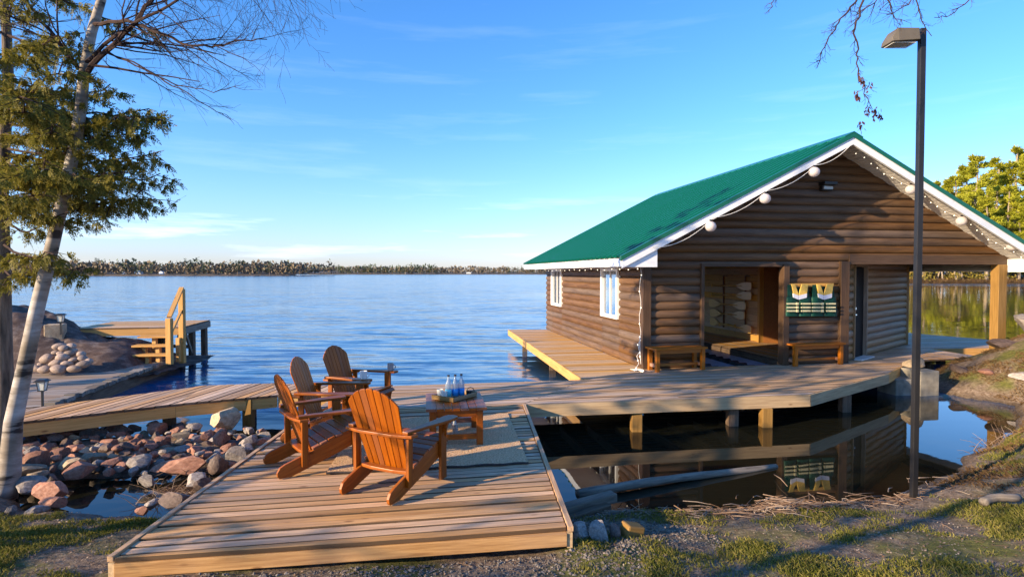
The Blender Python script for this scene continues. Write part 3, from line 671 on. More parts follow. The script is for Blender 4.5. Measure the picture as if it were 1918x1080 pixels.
mb = MB(); mb.beam(H(4.55,.02,ZB+.04), H(8.55,.02,ZB+.04), .2, .2); mb.build('porch_beam', M['trim'], bh)
mb = MB(); mb.beam(H(8.4,.12,ZB+.04), H(8.4,8.2,ZB+.04), .16, .2); mb.build('porch_beam', M['trim'], bh)
q = H(8.37,0.0); mb = MB(); vbox(mb, q, .22, .2, -.2, ZB-.06); mb.build('porch_post', M['post'], bh, bevel=.01)
mb = MB(); mb.prism([H(.1,.1,ZB+.06),H(8.35,.1,ZB+.06),H(8.35,8.1,ZB+.06),H(.1,8.1,ZB+.06)], (0,0,.03)); mb.build('ceiling', M['inner'], bh)
# windows
for (s0,s1,z0,z1) in wins:
    mb = MB(); fw = .075; x0 = -.075
    for (sa,sb,za,zb) in ((s0,s0+fw,z0,z1),(s1-fw,s1,z0,z1),(s0+fw,s1-fw,z0,z0+fw),(s0+fw,s1-fw,z1-fw,z1)):
        mb.box(H(-.03,(sa+sb)/2,(za+zb)/2), (.10,sb-sa,zb-za), Matrix.Rotation(ANG,3,'Z'))
    wf = mb.build('window', M['white'], bh, bevel=.004)
    mb = MB(); mb.box(H(-.022,s0+fw+.04,(z0+z1)/2),(.04,.05,z1-z0-2*fw),Matrix.Rotation(ANG,3,'Z')); mb.box(H(-.022,(s0+s1)/2,(z0+z1)/2),(.035,.04,z1-z0-2*fw),Matrix.Rotation(ANG,3,'Z')); mb.build('sash', M['soffit'], wf)
    mb = MB(); mb.box(H(-.012,(s0+s1)/2,(z0+z1)/2),(.008,s1-s0-2*fw,z1-z0-2*fw),Matrix.Rotation(ANG,3,'Z')); mb.build('pane', M['pane'], wf)
# door
CA = math.atan2(cd.y, cd.x)
mb = MB(); q = K_+cd*((DT0+DT1)/2)-cn*.04; mb.box((q.x,q.y,1.02),(DT1-DT0-.06,.045,2.0),Matrix.Rotation(CA,3,'Z')); dr = mb.build('door', M['door'], bh, bevel=.004)
mb = MB(); q = K_+cd*(DT0+.12)+cn*.02; mb.box((q.x,q.y,.98),(.14,.03,.025),Matrix.Rotation(CA,3,'Z')); mb.box((q.x,q.y,1.12),(.05,.03,.05),Matrix.Rotation(CA,3,'Z')); mb.build('handle', M['metal'], dr)
mb = MB()
for t in (DT0, DT1): q = K_+cd*t; mb.box((q.x,q.y,1.03),(.05,.12,2.06),Matrix.Rotation(CA,3,'Z'))
q = K_+cd*((DT0+DT1)/2); mb.box((q.x,q.y,2.085),(DT1-DT0+.05,.13,.05),Matrix.Rotation(CA,3,'Z')); mb.build('door_frame', M['logpale'], bh)
mb = MB(); q = K_+cd*((DT0+DT1)/2)+cn*.1; mb.box((q.x,q.y,.014),(.85,.22,.025),Matrix.Rotation(CA,3,'Z')); mb.build('threshold', M['soffit'], bh)
# roof: ribbed sheets
def slope(s): return v_*s
RS0, RS1 = -.72, 8.35
def roofside(sgn):
    mb = MB(); te = -.72 if sgn > 0 else 8.95
    ze = RZ-SL*abs(te-AP_T)
    prof = []; s = RS0
    while s < RS1-.01:
        prof += [(s,0),(s+.155,0),(s+.168,.046),(s+.20,.046),(s+.213,0)]; s += .301
    prof.append((RS1,0))
    nrm = (w_*(-sgn)*SL+Vector((0,0,1))).normalized()
    vs = []; fs = []; gs = []
    rows = [0,.5,1]
    for i,(ss,hh) in enumerate(prof):
        for f_ in rows:
            t = AP_T+(te-AP_T)*f_; z = RZ+(ze-RZ)*f_
            vs.append(H(t,ss,z)+nrm*(hh+.03)); gs.append((f_,ss,0))
    nr = len(rows)
    for i in range(len(prof)-1):
        for k in range(nr-1): fs.append((i*nr+k, i*nr+k+1,(i+1)*nr+k+1,(i+1)*nr+k))
    mb.add(vs, fs, gs); rp = mb.build('roof', M['roof'], bh)
    # deck slab under the metal
    mb = MB(); pts = [H(AP_T,RS0+.02,RZ),H(te,RS0+.02,ze),H(te,RS0+.02,ze-.05),H(AP_T,RS0+.02,RZ-.05)]
    mb.prism(pts, v_*(RS1-RS0-.04)); mb.build('soffit', M['soffit'], rp)
    # lines of the soffit boards under the front overhang
    mb = MB(); k = 0; n_ = 46
    for k in range(n_):
        f0 = (k+.08)/n_; f1 = (k+.92)/n_
        ta = AP_T+(te-AP_T)*f0; tb = AP_T+(te-AP_T)*f1; za = RZ+(ze-RZ)*f0-.062; zb = RZ+(ze-RZ)*f1-.062
        mb.prism([H(ta,RS0+.06,za),H(tb,RS0+.06,zb),H(tb,RS0+.06,zb+.011),H(ta,RS0+.06,za+.011)], v_*(.62))
    mb.build('soffit_boards', M['soffit'], rp)
    # rake board
    mb = MB(); mb.prism([H(AP_T,RS0-.03,RZ-.0),H(te,RS0-.03,ze-.0),H(te,RS0-.03,ze-.17),H(AP_T,RS0-.03,RZ-.17)], v_*.045); mb.build('rake_board', M['white'], rp)
    mb = MB(); mb.prism([H(AP_T,RS0-.05,RZ+.055),H(te-sgn*.03,RS0-.05,ze+.055),H(te-sgn*.03,RS0-.05,ze-.03),H(AP_T,RS0-.05,RZ-.03)], v_*.09); mb.build('rake_flashing', M['roof'], rp)
    mb = MB(); mb.prism([H(te-sgn*.03,RS0-.0,ze+.005),H(te,RS0-.0,ze+.005),H(te,RS0-.0,ze-.14),H(te-sgn*.03,RS0-.0,ze-.14)], v_*(RS1-RS0)); mb.build('eave_board', M['white'], rp)
    # level eave soffit
    mb = MB(); ta, tb = sorted((te+sgn*.0, (-.05 if sgn>0 else 8.5)))
    mb.prism([H(ta,RS0+.02,ze-.115),H(tb,RS0+.02,ze-.115),H(tb,RS0+.02,ze-.135),H(ta,RS0+.02,ze-.135)], v_*(RS1-RS0-.04)); mb.build('eave_soffit', M['white'], rp)
    # boxed return at the gable foot
    tw = -.02 if sgn>0 else 8.5
    zz = RZ-SL*abs(tw-AP_T)-.1
    mb = MB(); mb.prism([H(te,RS0+.016,ze-.02),H(te,RS0+.016,ze-.15),H(tw,RS0+.016,ze-.15),H(tw,RS0+.016,zz)], v_*.66); mb.build('eave_return', M['white'], rp)
roofside(1); roofside(-1)
mb = MB(); 
for sg in (1,-1):
    mb.prism([H(AP_T,RS0-.05,RZ+.085),H(AP_T-sg*.2,RS0-.05,RZ+.085-SL*.2),H(AP_T-sg*.2,RS0-.05,RZ+.06-SL*.2),H(AP_T,RS0-.05,RZ+.06)], v_*(RS1-RS0+.1))
mb.build('ridge_cap', M['roof'], bh)
# interior
mb = MB(); planks(mb, [H(3.45,.1),H(8.3,.1),H(8.3,8.05),H(3.45,8.05)], v_, .14,.008,.035,z=-.005,off=.03); planks(mb, [H(.1,.1),H(.95,.1),H(.95,8.05),H(.1,8.05)], v_, .14,.008,.035,z=-.005,off=.03); mb.build('inner_floor', [M['inner'], M['edge']], bh)
mb = MB(); rim(mb, H(3.45,8.05), H(3.45,.1), -.22, -.045, .05, .02); rim(mb, H(.95,.1), H(.95,8.05), -.22,-.045,.05,.02); mb.build('slip_beam', M['oldtimber'], bh)
mb = MB()
for k in range(12):
    mb.box(H(4.93,5.85,.0925+.185*k),(.05,4.3,.178),Matrix.Rotation(ANG,3,'Z'))
iw = mb.build('inner_wall', M['inner'], bh)
mb = MB(); vbox(mb, H(4.90,3.62), .12, .1, 0, ZB); mb.build('wall_post', M['inner'], bh)
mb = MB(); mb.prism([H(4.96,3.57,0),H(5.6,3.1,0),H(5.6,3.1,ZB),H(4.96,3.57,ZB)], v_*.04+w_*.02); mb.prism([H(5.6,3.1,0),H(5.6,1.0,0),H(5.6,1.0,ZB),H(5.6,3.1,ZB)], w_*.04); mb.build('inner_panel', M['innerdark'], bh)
mb = MB(); mb.box(H(4.55,7.9,.62),(.5,.3,1.24),Matrix.Rotation(ANG,3,'Z')); mb.box(H(4.5,7.85,1.26),(.8,.4,.04),Matrix.Rotation(ANG,3,'Z')); mb.build('cupboard', M['inner'], bh)
# paddle rack (two rails with a curl) and paddles on the inner wall
XW = 4.90
def onwall(px, py):
    d = ray(px,py); P0 = H(XW,0); k = (P0-V3(0,0,CAMZ)).dot(w_)/d.dot(w_); return V3(0,0,CAMZ)+d*k
for px in (1356,1397):
    a = onwall(px,517); b = onwall(px,612)
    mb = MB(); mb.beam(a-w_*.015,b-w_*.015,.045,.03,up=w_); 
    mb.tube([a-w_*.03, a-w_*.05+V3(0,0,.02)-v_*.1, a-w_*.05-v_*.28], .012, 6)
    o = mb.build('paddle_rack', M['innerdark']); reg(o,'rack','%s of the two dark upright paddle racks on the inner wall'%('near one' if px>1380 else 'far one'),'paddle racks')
def paddle(a, b, blades, lab, off=.05):
    """a,b end points on the wall; blades: which ends carry a blade"""
    L = (b-a).length; d = (b-a).normalized(); n = -w_; s = n.cross(d)
    r = thing('paddle', lab, 'paddle', a+n*off, 0, 'wooden paddles hung on the inner wall')
    o0 = a+n*off
    bl = .36*L if len(blades) < 2 else .33*L
    mb = MB(); mb.tube([o0+d*(bl*.6 if 'a' in blades else .03), o0+d*(L-(bl*.6 if 'b' in blades else .03))], .017, 8)
    mb.build('shaft', M['paddle'], r, smooth=True)
    for e_ in blades:
        p, q = (o0, d) if e_ == 'a' else (o0+d*L, -d)
        prof = [(0,.055),(.03,.105),(.25,.12),(.5,.115),(.78,.07),(1,.022)]
        pts = [p+q*(x*bl)+s*y for x,y in prof]+[p+q*(x*bl)-s*y for x,y in prof[::-1]]
        mb = MB(); mb.prism([c_+n*.012 for c_ in pts], -n*.02, gs_axis=d); mb.build('blade', M['paddle'], r, bevel=.005)
    if len(blades) < 2:
        e_ = o0 if 'b' in blades else o0+d*L
        mb = MB(); mb.beam(e_-s*.055, e_+s*.055, .04, .035, up=n); mb.build('grip', M['paddle'], r, bevel=.01)
for (x0,y0,x1,y1,bl,lab,of) in ((1336,534,1411,536,'b','topmost paddle on the rack, grip left and blade right',.05),
    (1335,551,1411,554,'b','second paddle from the top, blade right and reaching farthest right',.05),
    (1331,567,1400,573,'ab','third paddle from the top, broad blade at its left end',.05),
    (1333,585,1398,591,'ab','fourth paddle from the top with a slim blade at each end',.05),
    (1332,601,1378,610,'a','lowest paddle with its bright yellow blade at the left',.03),
    (1352,607,1413,617,'b','lowest right paddle with a dark-edged broad blade at the right',.09)):
    paddle(onwall(x0,y0), onwall(x1,y1), bl, lab, of)
# floating lift in the slip
fd = thing('boat_lift', 'pale blue floating boat lift with black rollers inside the slip', 'boat lift', H(2.3,3,WZ))
for t in (1.32,2.18,3.02):
    mb = MB(); mb.box(H(t,3.2,-.23),(.60,5.9,.20),Matrix.Rotation(ANG,3,'Z')); mb.build('float', M['floatdock'], fd, bevel=.03)
for k in range(17):
    for t in (1.75,2.60):
        mb = MB(); c = H(t,.45+.33*k,-.14); mb.tube([c-w_*.12,c+w_*.12],.075,10); mb.build('roller', M['black'], fd, smooth=False)
# gable floodlight
fl = thing('floodlight', 'small dark floodlight box under the gable peak', 'light', H(3.95,-.12,3.72))
mb = MB(); mb.box(H(3.95,-.16,3.74),(.30,.2,.07),Matrix.Rotation(ANG,3,'Z')); mb.box(H(3.95,-.10,3.66),(.24,.1,.12),Matrix.Rotation(ANG,3,'Z')); mb.build('housing', M['bronze'], fl, bevel=.01)
mb = MB(); mb.box(H(3.95,-.165,3.655),(.2,.03,.06),Matrix.Rotation(ANG,3,'Z')); mb.build('lens', M['frost'], fl)

# ------------------------------------------------------------------ string lights
def rake_pt(px, py, s=RS0-.06):
    d = ray(px,py); P0 = H(0,s); k = (P0-V3(0,0,CAMZ)).dot(v_)/d.dot(v_); return V3(0,0,CAMZ)+d*k
def globe(p, lab, top):
    r = thing('globe_lantern', lab, 'paper lantern', p, 0, 'round paper lanterns along the gable')
    mb = MB(); prof = []
    for i in range(1,16):
        a_ = math.pi*i/16; rr = .102*math.sin(a_)*(1+.012*(i%2)); prof.append((max(.01,rr), -.095*math.cos(a_)))
    mb.lathe(prof, p, 24); mb.build('shade', M['globe'], r, smooth=True)
    mb = MB(); mb.tube([p+V3(0,0,.09), top], .006, 6); mb.tube([p+V3(0,0,.09),p+V3(0,0,.13)],.022,8); mb.build('hanger', M['bronze'], r)
sl = thing('string_lights', 'looping white cord of lights hung along the left gable edge', 'string lights', rake_pt(1222,462))
hooks = [(1222,463),(1337,407),(1437,357),(1528,309),(1594,271)]
mb = MB(); hp = [rake_pt(*h) for h in hooks]
for a,b,sg in zip(hp,hp[1:],(.15,.11,.10,.09)):
    mb.tube([a.lerp(b,i/10)-V3(0,0,sg*4*(i/10)*(1-i/10)) for i in range(11)], .0065, 6)
mb.build('cord', M['cord'], sl)
for (gx,gy),h,lab in zip(((1331,424),(1433,372),(1525,322)),hp[1:4],('lowest white paper lantern on the left gable slope','middle white paper lantern on the left gable slope','highest white paper lantern, left of the gable peak')):
    globe(rake_pt(gx,gy), lab, h)
s2 = thing('string_lights', 'line of tiny bulbs running down the right gable soffit', 'string lights', hp[-1])
sp = [rake_pt(1594,272,-.4), rake_pt(1640,305,-.4), rake_pt(1700,350,-.4), rake_pt(1760,385,-.4), rake_pt(1830,425,-.4), rake_pt(1925,478,-.4)]
sp = []
for i in range(26):
    t = AP_T+.12+ (4.6)*i/25; sp.append(H(t,-.42-.05*math.sin(i*.9), rakez(t)-.09-.02*(i%2)))
mb = MB(); mb.tube(sp,.005,5); mb.build('cord', M['cord'], s2)
for p in sp[1::1]:
    mb = MB(); mb.lathe([(.002,-.011),(.008,-.006),(.009,.0),(.004,.009)], p-V3(0,0,.016), 8); mb.build('bulb', M['bulb'], s2)
for (gx,gy),lab in zip(((1706,355),(1801,414),(1896,461)),('white paper lantern below the right slope, half behind the lamp pole','white paper lantern midway down the right gable slope','white paper lantern at the right edge, lowest on the right slope')):
    p = rake_pt(gx,gy,-.5); globe(p, lab, V3(p.x,p.y,p.z+.2))
s3 = thing('string_lights', 'small bulbs on a cord under the left eave and down the corner', 'string lights', H(-.08,-.1,ZB))
pts = [H(-.12,8.0-.25*i,2.01-.03*abs(math.sin(i*1.1))) for i in range(33)]
mb = MB(); mb.tube(pts,.006,5)
down = [H(-.10+.02*math.sin(i*1.7),-.09,2.03-.16*i) for i in range(13)]
low = [H(-.12+.03*math.sin(i*2.1)-(.012*i),-.12-.015*i,.0+.66-.075*i) for i in range(9)]
mb.tube(down+low,.006,5)
cl_ = [H(-.2+.13*math.sin(i*1.3)*(.4+.6*rnd()),-.25+.1*math.cos(i*1.9),.012+.02*rnd()) for i in range(26)]
mb.tube(cl_,.006,5); mb.build('cord', M['cord'], s3)
for p in pts[::2]+down[1::2]+low[::2]+cl_[::5]:
    mb = MB(); mb.lathe([(.003,-.014),(.010,-.007),(.011,.001),(.004,.011)], p-V3(0,0,.01), 8); mb.build('bulb', M['bulb'], s3)

# ------------------------------------------------------------------ life jackets
FJ = -.10
jr = MB(); 
def fw(px,py,s=FJ): return rake_pt(px,py,s)
a = fw(1475,534); b = fw(1561,533)
jr.beam(a,b,.03,.07); rk = jr.build('coat_rack', M['inner']); reg(rk,'rack','short pale wooden rack board above the green life jackets')
def jacket(cx0, cx1, lab):
    r = thing('life_jacket', lab, 'life jacket', fw((cx0+cx1)/2,590), 0, 'life jackets hung on the front wall')
    w = cx1-cx0
    def P(u, y, s=FJ-.03): return fw(cx0+w*u, y, s)
    # body panels: bellied sheets with thickness
    mb = MB()
    for (u0,u1) in ((.0,.49),(.51,1.0)):
        nu, nv = 8, 10; vs=[]; gs=[]
        for side in (0,1):
            for j in range(nv+1):
                f_ = j/nv; y = 556+(592-556)*f_
                fl_ = .04*f_
                for i in range(nu+1):
                    g_ = i/nu; u = (u0-(fl_ if u0==0 else 0))+(u1-u0+fl_)*g_
                    bulge = .05*math.sin(math.pi*min(1,max(0,g_)))**.5*(.6+.4*math.sin(math.pi*f_))
                    bulge += .012*abs(math.sin(f_*math.pi*3.5))
                    s = FJ-.02-(bulge if side==0 else -.03)
                    vs.append(P(u,y,s))
        n1=(nu+1)*(nv+1); fs=[]
        for j in range(nv):
            for i in range(nu):
                k=j*(nu+1)+i; fs.append((k,k+nu+1,k+nu+2,k+1)); fs.append((n1+k,n1+k+1,n1+k+nu+2,n1+k+nu+1))
        for j in range(nv):
            k=j*(nu+1); fs.append((k,n1+k,n1+k+nu+1,k+nu+1)); k+=nu; fs.append((k,k+nu+1,n1+k+nu+1,n1+k))
        for i in range(nu):
            fs.append((i,i+1,n1+i+1,n1+i)); k=nv*(nu+1)+i; fs.append((k,n1+k,n1+k+1,k+1))
        mb.add(vs,fs)
    # shoulder green parts + dark lining
    mb.prism([P(.05,533),P(.27,533),P(.3,558),P(.05,558)], v_*.035)
    mb.prism([P(.73,533),P(.86,533),P(.95,558),P(.7,558)], v_*.035)
    mb.prism([P(.25,532,FJ-.005),P(.75,532,FJ-.005),P(.75,560,FJ-.005),P(.25,560,FJ-.005)], v_*.02)
    mb.build('body', M['jacket'], r)
    mb = MB()
    mb.prism([P(.22,532,FJ-.07),P(.36,532,FJ-.07),P(.50,550,FJ-.07),P(.50,560,FJ-.07),P(.30,551,FJ-.07)], v_*.03)
    mb.prism([P(.64,532,FJ-.07),P(.90,532,FJ-.07),P(.84,551,FJ-.07),P(.52,560,FJ-.07),P(.52,550,FJ-.07)], v_*.03)
    mb.build('shoulder', M['jacketyellow'], r, bevel=.006)
    mb = MB()
    mb.prism([P(.28,549.5,FJ-.076),P(.50,553,FJ-.076),P(.50,561,FJ-.076),P(.30,557,FJ-.076)], v_*.03)
    mb.prism([P(.52,553,FJ-.076),P(.84,549.5,FJ-.076),P(.83,557,FJ-.076),P(.52,561,FJ-.076)], v_*.03)
    mb.build('chest_tape', M['reflect'], r)
    for y in (568.5,575.5,582):
        mb = MB()
        for (u0,u1) in ((.02,.38),(.40,.48),(.60,.66),(.68,.98)):
            mb.beam(P(u0,y,FJ-.09), P(u1,y,FJ-.09), .012, .032)
        mb.build('strap', M['webbing'], r)
        mb = MB(); mb.beam(P(.40,y,FJ-.10),P(.49,y,FJ-.10),.02,.05); mb.build('buckle', M['webbing'], r, bevel=.005)
jacket(1473,1519,'left one of the two green and yellow life jackets on the wall')
jacket(1520,1566,'right one of the two green and yellow life jackets, next to the corner post')

# ------------------------------------------------------------------ benches
def bench(pl_, pr_, lab):
    L = (pr_-pl_).length+.14; ang = math.atan2((pr_-pl_).y,(pr_-pl_).x); mid = (pl_+pr_)/2
    dp = .36
    r = thing('bench', lab, 'bench', mid+V3(-math.sin(ang),math.cos(ang),0)*dp/2, ang, 'low cedar benches by the boathouse')
    mb = MB()
    for k in range(3): mb.box((0,-.145+.145*k,.435),(L,.138,.035))
    mb.build('seat', M['cedarw'], r, local=True, bevel=.005)
    for x in (-L/2+.07,L/2-.07):
        for y in (-dp/2+.04,dp/2-.04):
            mb = MB(); mb.box((x,y,.208),(.075,.075,.416)); mb.build('leg', M['cedarw'], r, local=True, bevel=.004)
    mb = MB(); mb.box((0,-dp/2+.04,.38),(L-.22,.03,.07)); mb.box((0,dp/2-.04,.38),(L-.22,.03,.07)); mb.build('apron', M['cedarw'], r, local=True)
    mb = MB(); mb.box((0,0,.11),(L-.2,.05,.05))
    for x in (-L/2+.07,L/2-.07): mb.box((x,0,.11),(.05,dp-.16,.06))
    mb.build('stretcher', M['cedarw'], r, local=True)
bench(G(1233,697),G(1318,692.5),'cedar bench at the left front corner of the boathouse')
bench(G(1492,686.5),G(1577,682.5),'cedar bench under the green life jackets')

# ------------------------------------------------------------------ adirondack chairs
def make_chair():
    r = thing('adirondack_chair', 'adirondack chair', 'chair')
    T = M['teak']; kw = dict(local=True, bevel=.005)
    def side(pts, x, th=.03):
        mb = MB(); mb.prism([(x-th/2,y,z) for y,z in pts], (th,0,0), gs_axis=(0,1,.3)); return mb
    sk = [(.43,.235),(.45,.30),(.43,.365),(.1,.295),(-.15,.205),(-.42,.125),(-.475,.10),(-.505,.055),(-.50,.02),(-.48,0),(-.36,0),(.1,.13)]
    for sx in (-1,1):
        side(sk, sx*.255).build('skid', T, r, **kw)
        mb = MB(); mb.box((sx*.288,.36,.27),(.034,.10,.54)); mb.build('front_leg', T, r, **kw)
        mb = MB(); mb.box((sx*.288,-.22,.31),(.034,.07,.46)); mb.build('rear_leg', T, r, **kw)
        mb = MB(); mb.prism([(sx*.32,.39,.54),(sx*.32,.34,.40),(sx*.32,.33,.54)],(.02*sx,0,0)); 
        mb.prism([(sx*.305,.33,.54),(sx*.305,.33,.42),(sx*.37,.33,.54)],(0,.03,0)); mb.build('bracket', T, r, local=True)
        arm = [(.265,-.30),(.275,.30),(.27,.42),(.285,.475),(.32,.50),(.37,.495),(.40,.46),(.41,.38),(.39,.2),(.355,.0),(.33,-.2),(.325,-.30)]
        mb = MB(); mb.prism([(sx*x,y,.542) for x,y in arm],(0,0,.026), gs_axis=(0,1,0)); mb.build('arm', T, r, **kw)
    # seat slats follow the skids
    ys_ = [.475,.42,.335,.25,.165,.08,-.005,-.09]
    mb = MB()
    def topz(y):
        if y > .43: return .345
        if y > .1: return .295+(y-.1)*.212
        return .205+(y+.15)*.36
    for y in ys_[1:]:
        z = topz(y)+.012; sl_ = .21 if y>.1 else .34
        mb.beam((-.275,y,z),(.275,y,z),.077,.02,up=(0,-sl_,1))
    mb.beam((-.275,.467,.335),(.275,.467,.335),.06,.02,up=(0,.75,1))
    mb.build('seat', T, r, **kw)
    # back slats
    b0 = Vector((0,-.115,.20)); bd = Vector((0,-.40,1)).normalized(); bn = Vector((0,1,.40)).normalized(); X = Vector((1,0,0))
    n_ = 7; mb = MB()
    for i in range(n_):
        u = (i-3)/3.0; xb = u*.185; xt = u*.235; L = .80-.10*u*u*abs(u)-.03*u*u
        wb, wt_ = .028, .036
        a0 = b0+X*xb; Lf = lambda dx: .785-.115*abs((xt+dx)/.271)**2.6-.03*abs((xt+dx)/.271)
        pts = [a0-X*wb, a0+X*wb]+[b0+X*(xt+dx)+bd*(Lf(dx)-(.007 if abs(dx)>.03 else 0)) for dx in (wt_,.026,.01,-.01,-.026,-wt_)]
        mb.prism(pts, -bn*.018, gs_axis=bd)
    mb.build('backrest', T, r, local=True, bevel=.004)
    # lower back rail and arm rail behind the back
    mb = MB()
    pts = [(-.27,-.11,.175),(-.27,-.20,.175),(-.12,-.235,.175),(.12,-.235,.175),(.27,-.20,.175),(.27,-.11,.175),(.12,-.15,.175),(-.12,-.15,.175)]
    mb.prism(pts,(0,0,.03),gs_axis=(1,0,0)); mb.build('back_rail', T, r, **kw)
    mb = MB()
    pts = [(-.37,-.20,.515),(-.36,-.295,.515),(-.18,-.345,.515),(.18,-.345,.515),(.36,-.295,.515),(.37,-.20,.515),(.25,-.235,.515),(.14,-.272,.515),(-.14,-.272,.515),(-.25,-.235,.515)]
    mb.prism(pts,(0,0,.025),gs_axis=(1,0,0)); mb.build('arm_rail', T, r, **kw)
    for o in r.children:
        for v in o.data.vertices: v.co.y *= .87
    return r
ch0 = make_chair()
chairs = [((-1.04,5.24),27,'adirondack chair nearest the camera, back to us, sunlit orange'),
          ((-1.96,5.82),54,'left front adirondack chair, seen from behind beside the rug edge'),
          ((-2.16,6.80),90,'left rear adirondack chair, its tall back in front of the lake'),
          ((-2.07,7.75),107,'farthest adirondack chair, facing the table, a mug on each arm')]
CH = []
for i,((x,y),a,lab) in enumerate(chairs):
    o = ch0 if i == 0 else copy_tree(ch0)
    o.location = (x,y,.004); o.rotation_euler = (0,0,-R(a)); o['label'] = lab; o['group'] = 'adirondack chairs round the table'; CH.append((x,y,a))
def chair_pt(i, lx, ly, z):
    x,y,a = CH[i]; a = R(a); return V3(x+lx*math.cos(a)+ly*.87*math.sin(a), y-lx*math.sin(a)+ly*.87*math.cos(a), z)
# mugs
def mug(p, m, lab, hx=1):
    r = thing('mug', lab, 'mug', p, 0, 'mugs on the chair arms')
    mb = MB(); mb.lathe([(.036,0),(.041,.01),(.043,.095),(.043,.10),(.037,.10),(.036,.02),(.001,.015)], p, 20); mb.build('cup', m, r, smooth=False)
    mb = MB(); mb.tube([p+V3(hx*(.04+.028*math.sin(t)),0,.05+.028*math.cos(t)) for t in [math.pi*k/8 for k in range(9)]], .006, 6); mb.build('handle', m, r, smooth=True)
mug(chair_pt(3,.335,.37,.573), M['mug'], 'white mug on the near arm of the farthest chair')
mug(chair_pt(3,-.335,.38,.573), M['muggrey'], 'grey mug on the far arm of the farthest chair')

# ------------------------------------------------------------------ table, rug, tray
rug = thing('rug', 'grey and cream woven jute rug on the sitting dock', 'rug', (-.9,6.6,0))
ra = G(611,888); rb = G(990,868); rc = G(951,775); rd_ = ra+(rc-rb)
def lerp2(u,v): return ra.lerp(rb,u).lerp(rd_.lerp(rc,u),v)
mb = MB(); nu,nv = 50,50; vs=[]
for j in range(nv+1):
    for i in range(nu+1):
        p = lerp2(i/nu,j/nv); e_ = .006*fb(p.x,p.y,3)
        if j==0: p = p+V3(0,.012*math.sin(i*.7),0)
        vs.append((p.x,p.y,.016+.5*e_))
fs=[(j*(nu+1)+i,j*(nu+1)+i+1,(j+1)*(nu+1)+i+1,(j+1)*(nu+1)+i) for j in range(nv) for i in range(nu)]
mb.add(vs,fs)
edge = [0*(nu+1)+i for i in range(nu+1)]+[j*(nu+1)+nu for j in range(1,nv+1)]+[nv*(nu+1)+i for i in range(nu-1,-1,-1)]+[j*(nu+1) for j in range(nv-1,0,-1)]
ev = [vs[i] for i in edge]; n_=len(ev)
mb.add([*ev,*[(x,y,.004) for x,y,z in ev]], [(i,i+n_,(i+1)%n_+n_,(i+1)%n_) for i in range(n_)])
mb.build('weave', M['rug'], rug, smooth=False)
mb = MB(); mb.tube([Vector(v)+V3(0,-.004,-.004) for v in vs[:nu+1]], .010, 6); mb.build('binding', M['rugdark'], rug); mb = MB(); mb.tube([Vector(vs[nv*(nu+1)+i])+V3(0,.004,-.004) for i in range(nu+1)], .010, 6); mb.build('binding', M['rugdark'], rug)
TZ = .43; t0 = G(798,767,TZ); t1 = G(912,765,TZ); t2 = G(898,735,TZ)
tang = R(8.5); tw = .66; tl_ = .86; tcen = V3(t0.x,t0.y,0)+V3(math.cos(tang),math.sin(tang),0)*tw/2+V3(-math.sin(tang),math.cos(tang),0)*tl_/2
tb = thing('coffee_table', 'low slatted teak coffee table on the rug', 'table', tcen+V3(0,0,.018), tang)
mb = MB()
for k in range(7): mb.box((-.0+ (k-3)*.088,0,.40),(.081,tl_-.0,.028)) if k not in (0,6) else None
mb.box((-tw/2+.055,0,.40),(.11,tl_,.032)); mb.box((tw/2-.055,0,.40),(.11,tl_,.032)); mb.build('tabletop', M['teak'], tb, local=True, bevel=.004)
for sx in (-1,1):
    for sy in (-1,1):
        mb = MB(); mb.box((sx*(tw/2-.075),sy*(tl_/2-.07),.192),(.07,.07,.384)); mb.build('leg', M['teak'], tb, local=True, bevel=.004)
mb = MB()
for sy in (-1,1): mb.box((0,sy*(tl_/2-.07),.34),(tw-.22,.025,.07))
for sx in (-1,1): mb.box((sx*(tw/2-.075),0,.34),(.025,tl_-.21,.07))
mb.build('apron', M['teak'], tb, local=True)
mb = MB()
for sy in (-1,1): mb.box((0,sy*(tl_/2-.07),.09),(tw-.22,.03,.06))
mb.box((0,0,.09),(.06,tl_-.17,.03)); mb.build('stretcher', M['teak'], tb, local=True)
TT = .018+.416+.002
tcx = V3(-.675,6.88,TT); ta = R(56)
tr = thing('tray', 'wooden serving tray set askew on the coffee table', 'tray', tcx, ta)
mb = MB(); mb.box((0,0,.008),(.43,.31,.014)); mb.build('base', M['inner'], tr, local=True)
mb = MB()
for sx in (-1,1): mb.box((sx*.215,0,.028),(.014,.324,.05))
for sy in (-1,1): mb.box((0,sy*.155,.024),(.416,.014,.042))
mb.build('rim', M['post'], tr, local=True)
def bottle(px, k, lab, lm):
    d0 = dep(px,700,6.85+.05*k); p = V3(d0.x, d0.y, TT+.016)
    r = thing('bottle', lab, 'bottle', p, 0, 'water bottles on the tray')
    mb = MB(); mb.lathe([(.034,0),(.037,.01),(.037,.15),(.030,.175),(.014,.215),(.013,.245)], p, 18); mb.build('glass', M['bottle'], r, smooth=True)
    mb = MB(); mb.lathe([(.0385,.015),(.0385,.095)], p, 18); mb.build('label', lm, r, smooth=True)
    mb = MB(); mb.lathe([(.015,.243),(.015,.262),(.002,.263)], p, 12); mb.build('cap', M['cap'], r)
bottle(840,-.6,'left water bottle of three on the tray, pale turquoise label',M['labelpale'])
bottle(852.5,0,'middle water bottle of three on the tray',M['label'])
bottle(864,.8,'right water bottle of three on the tray, standing tallest in view',M['label'])
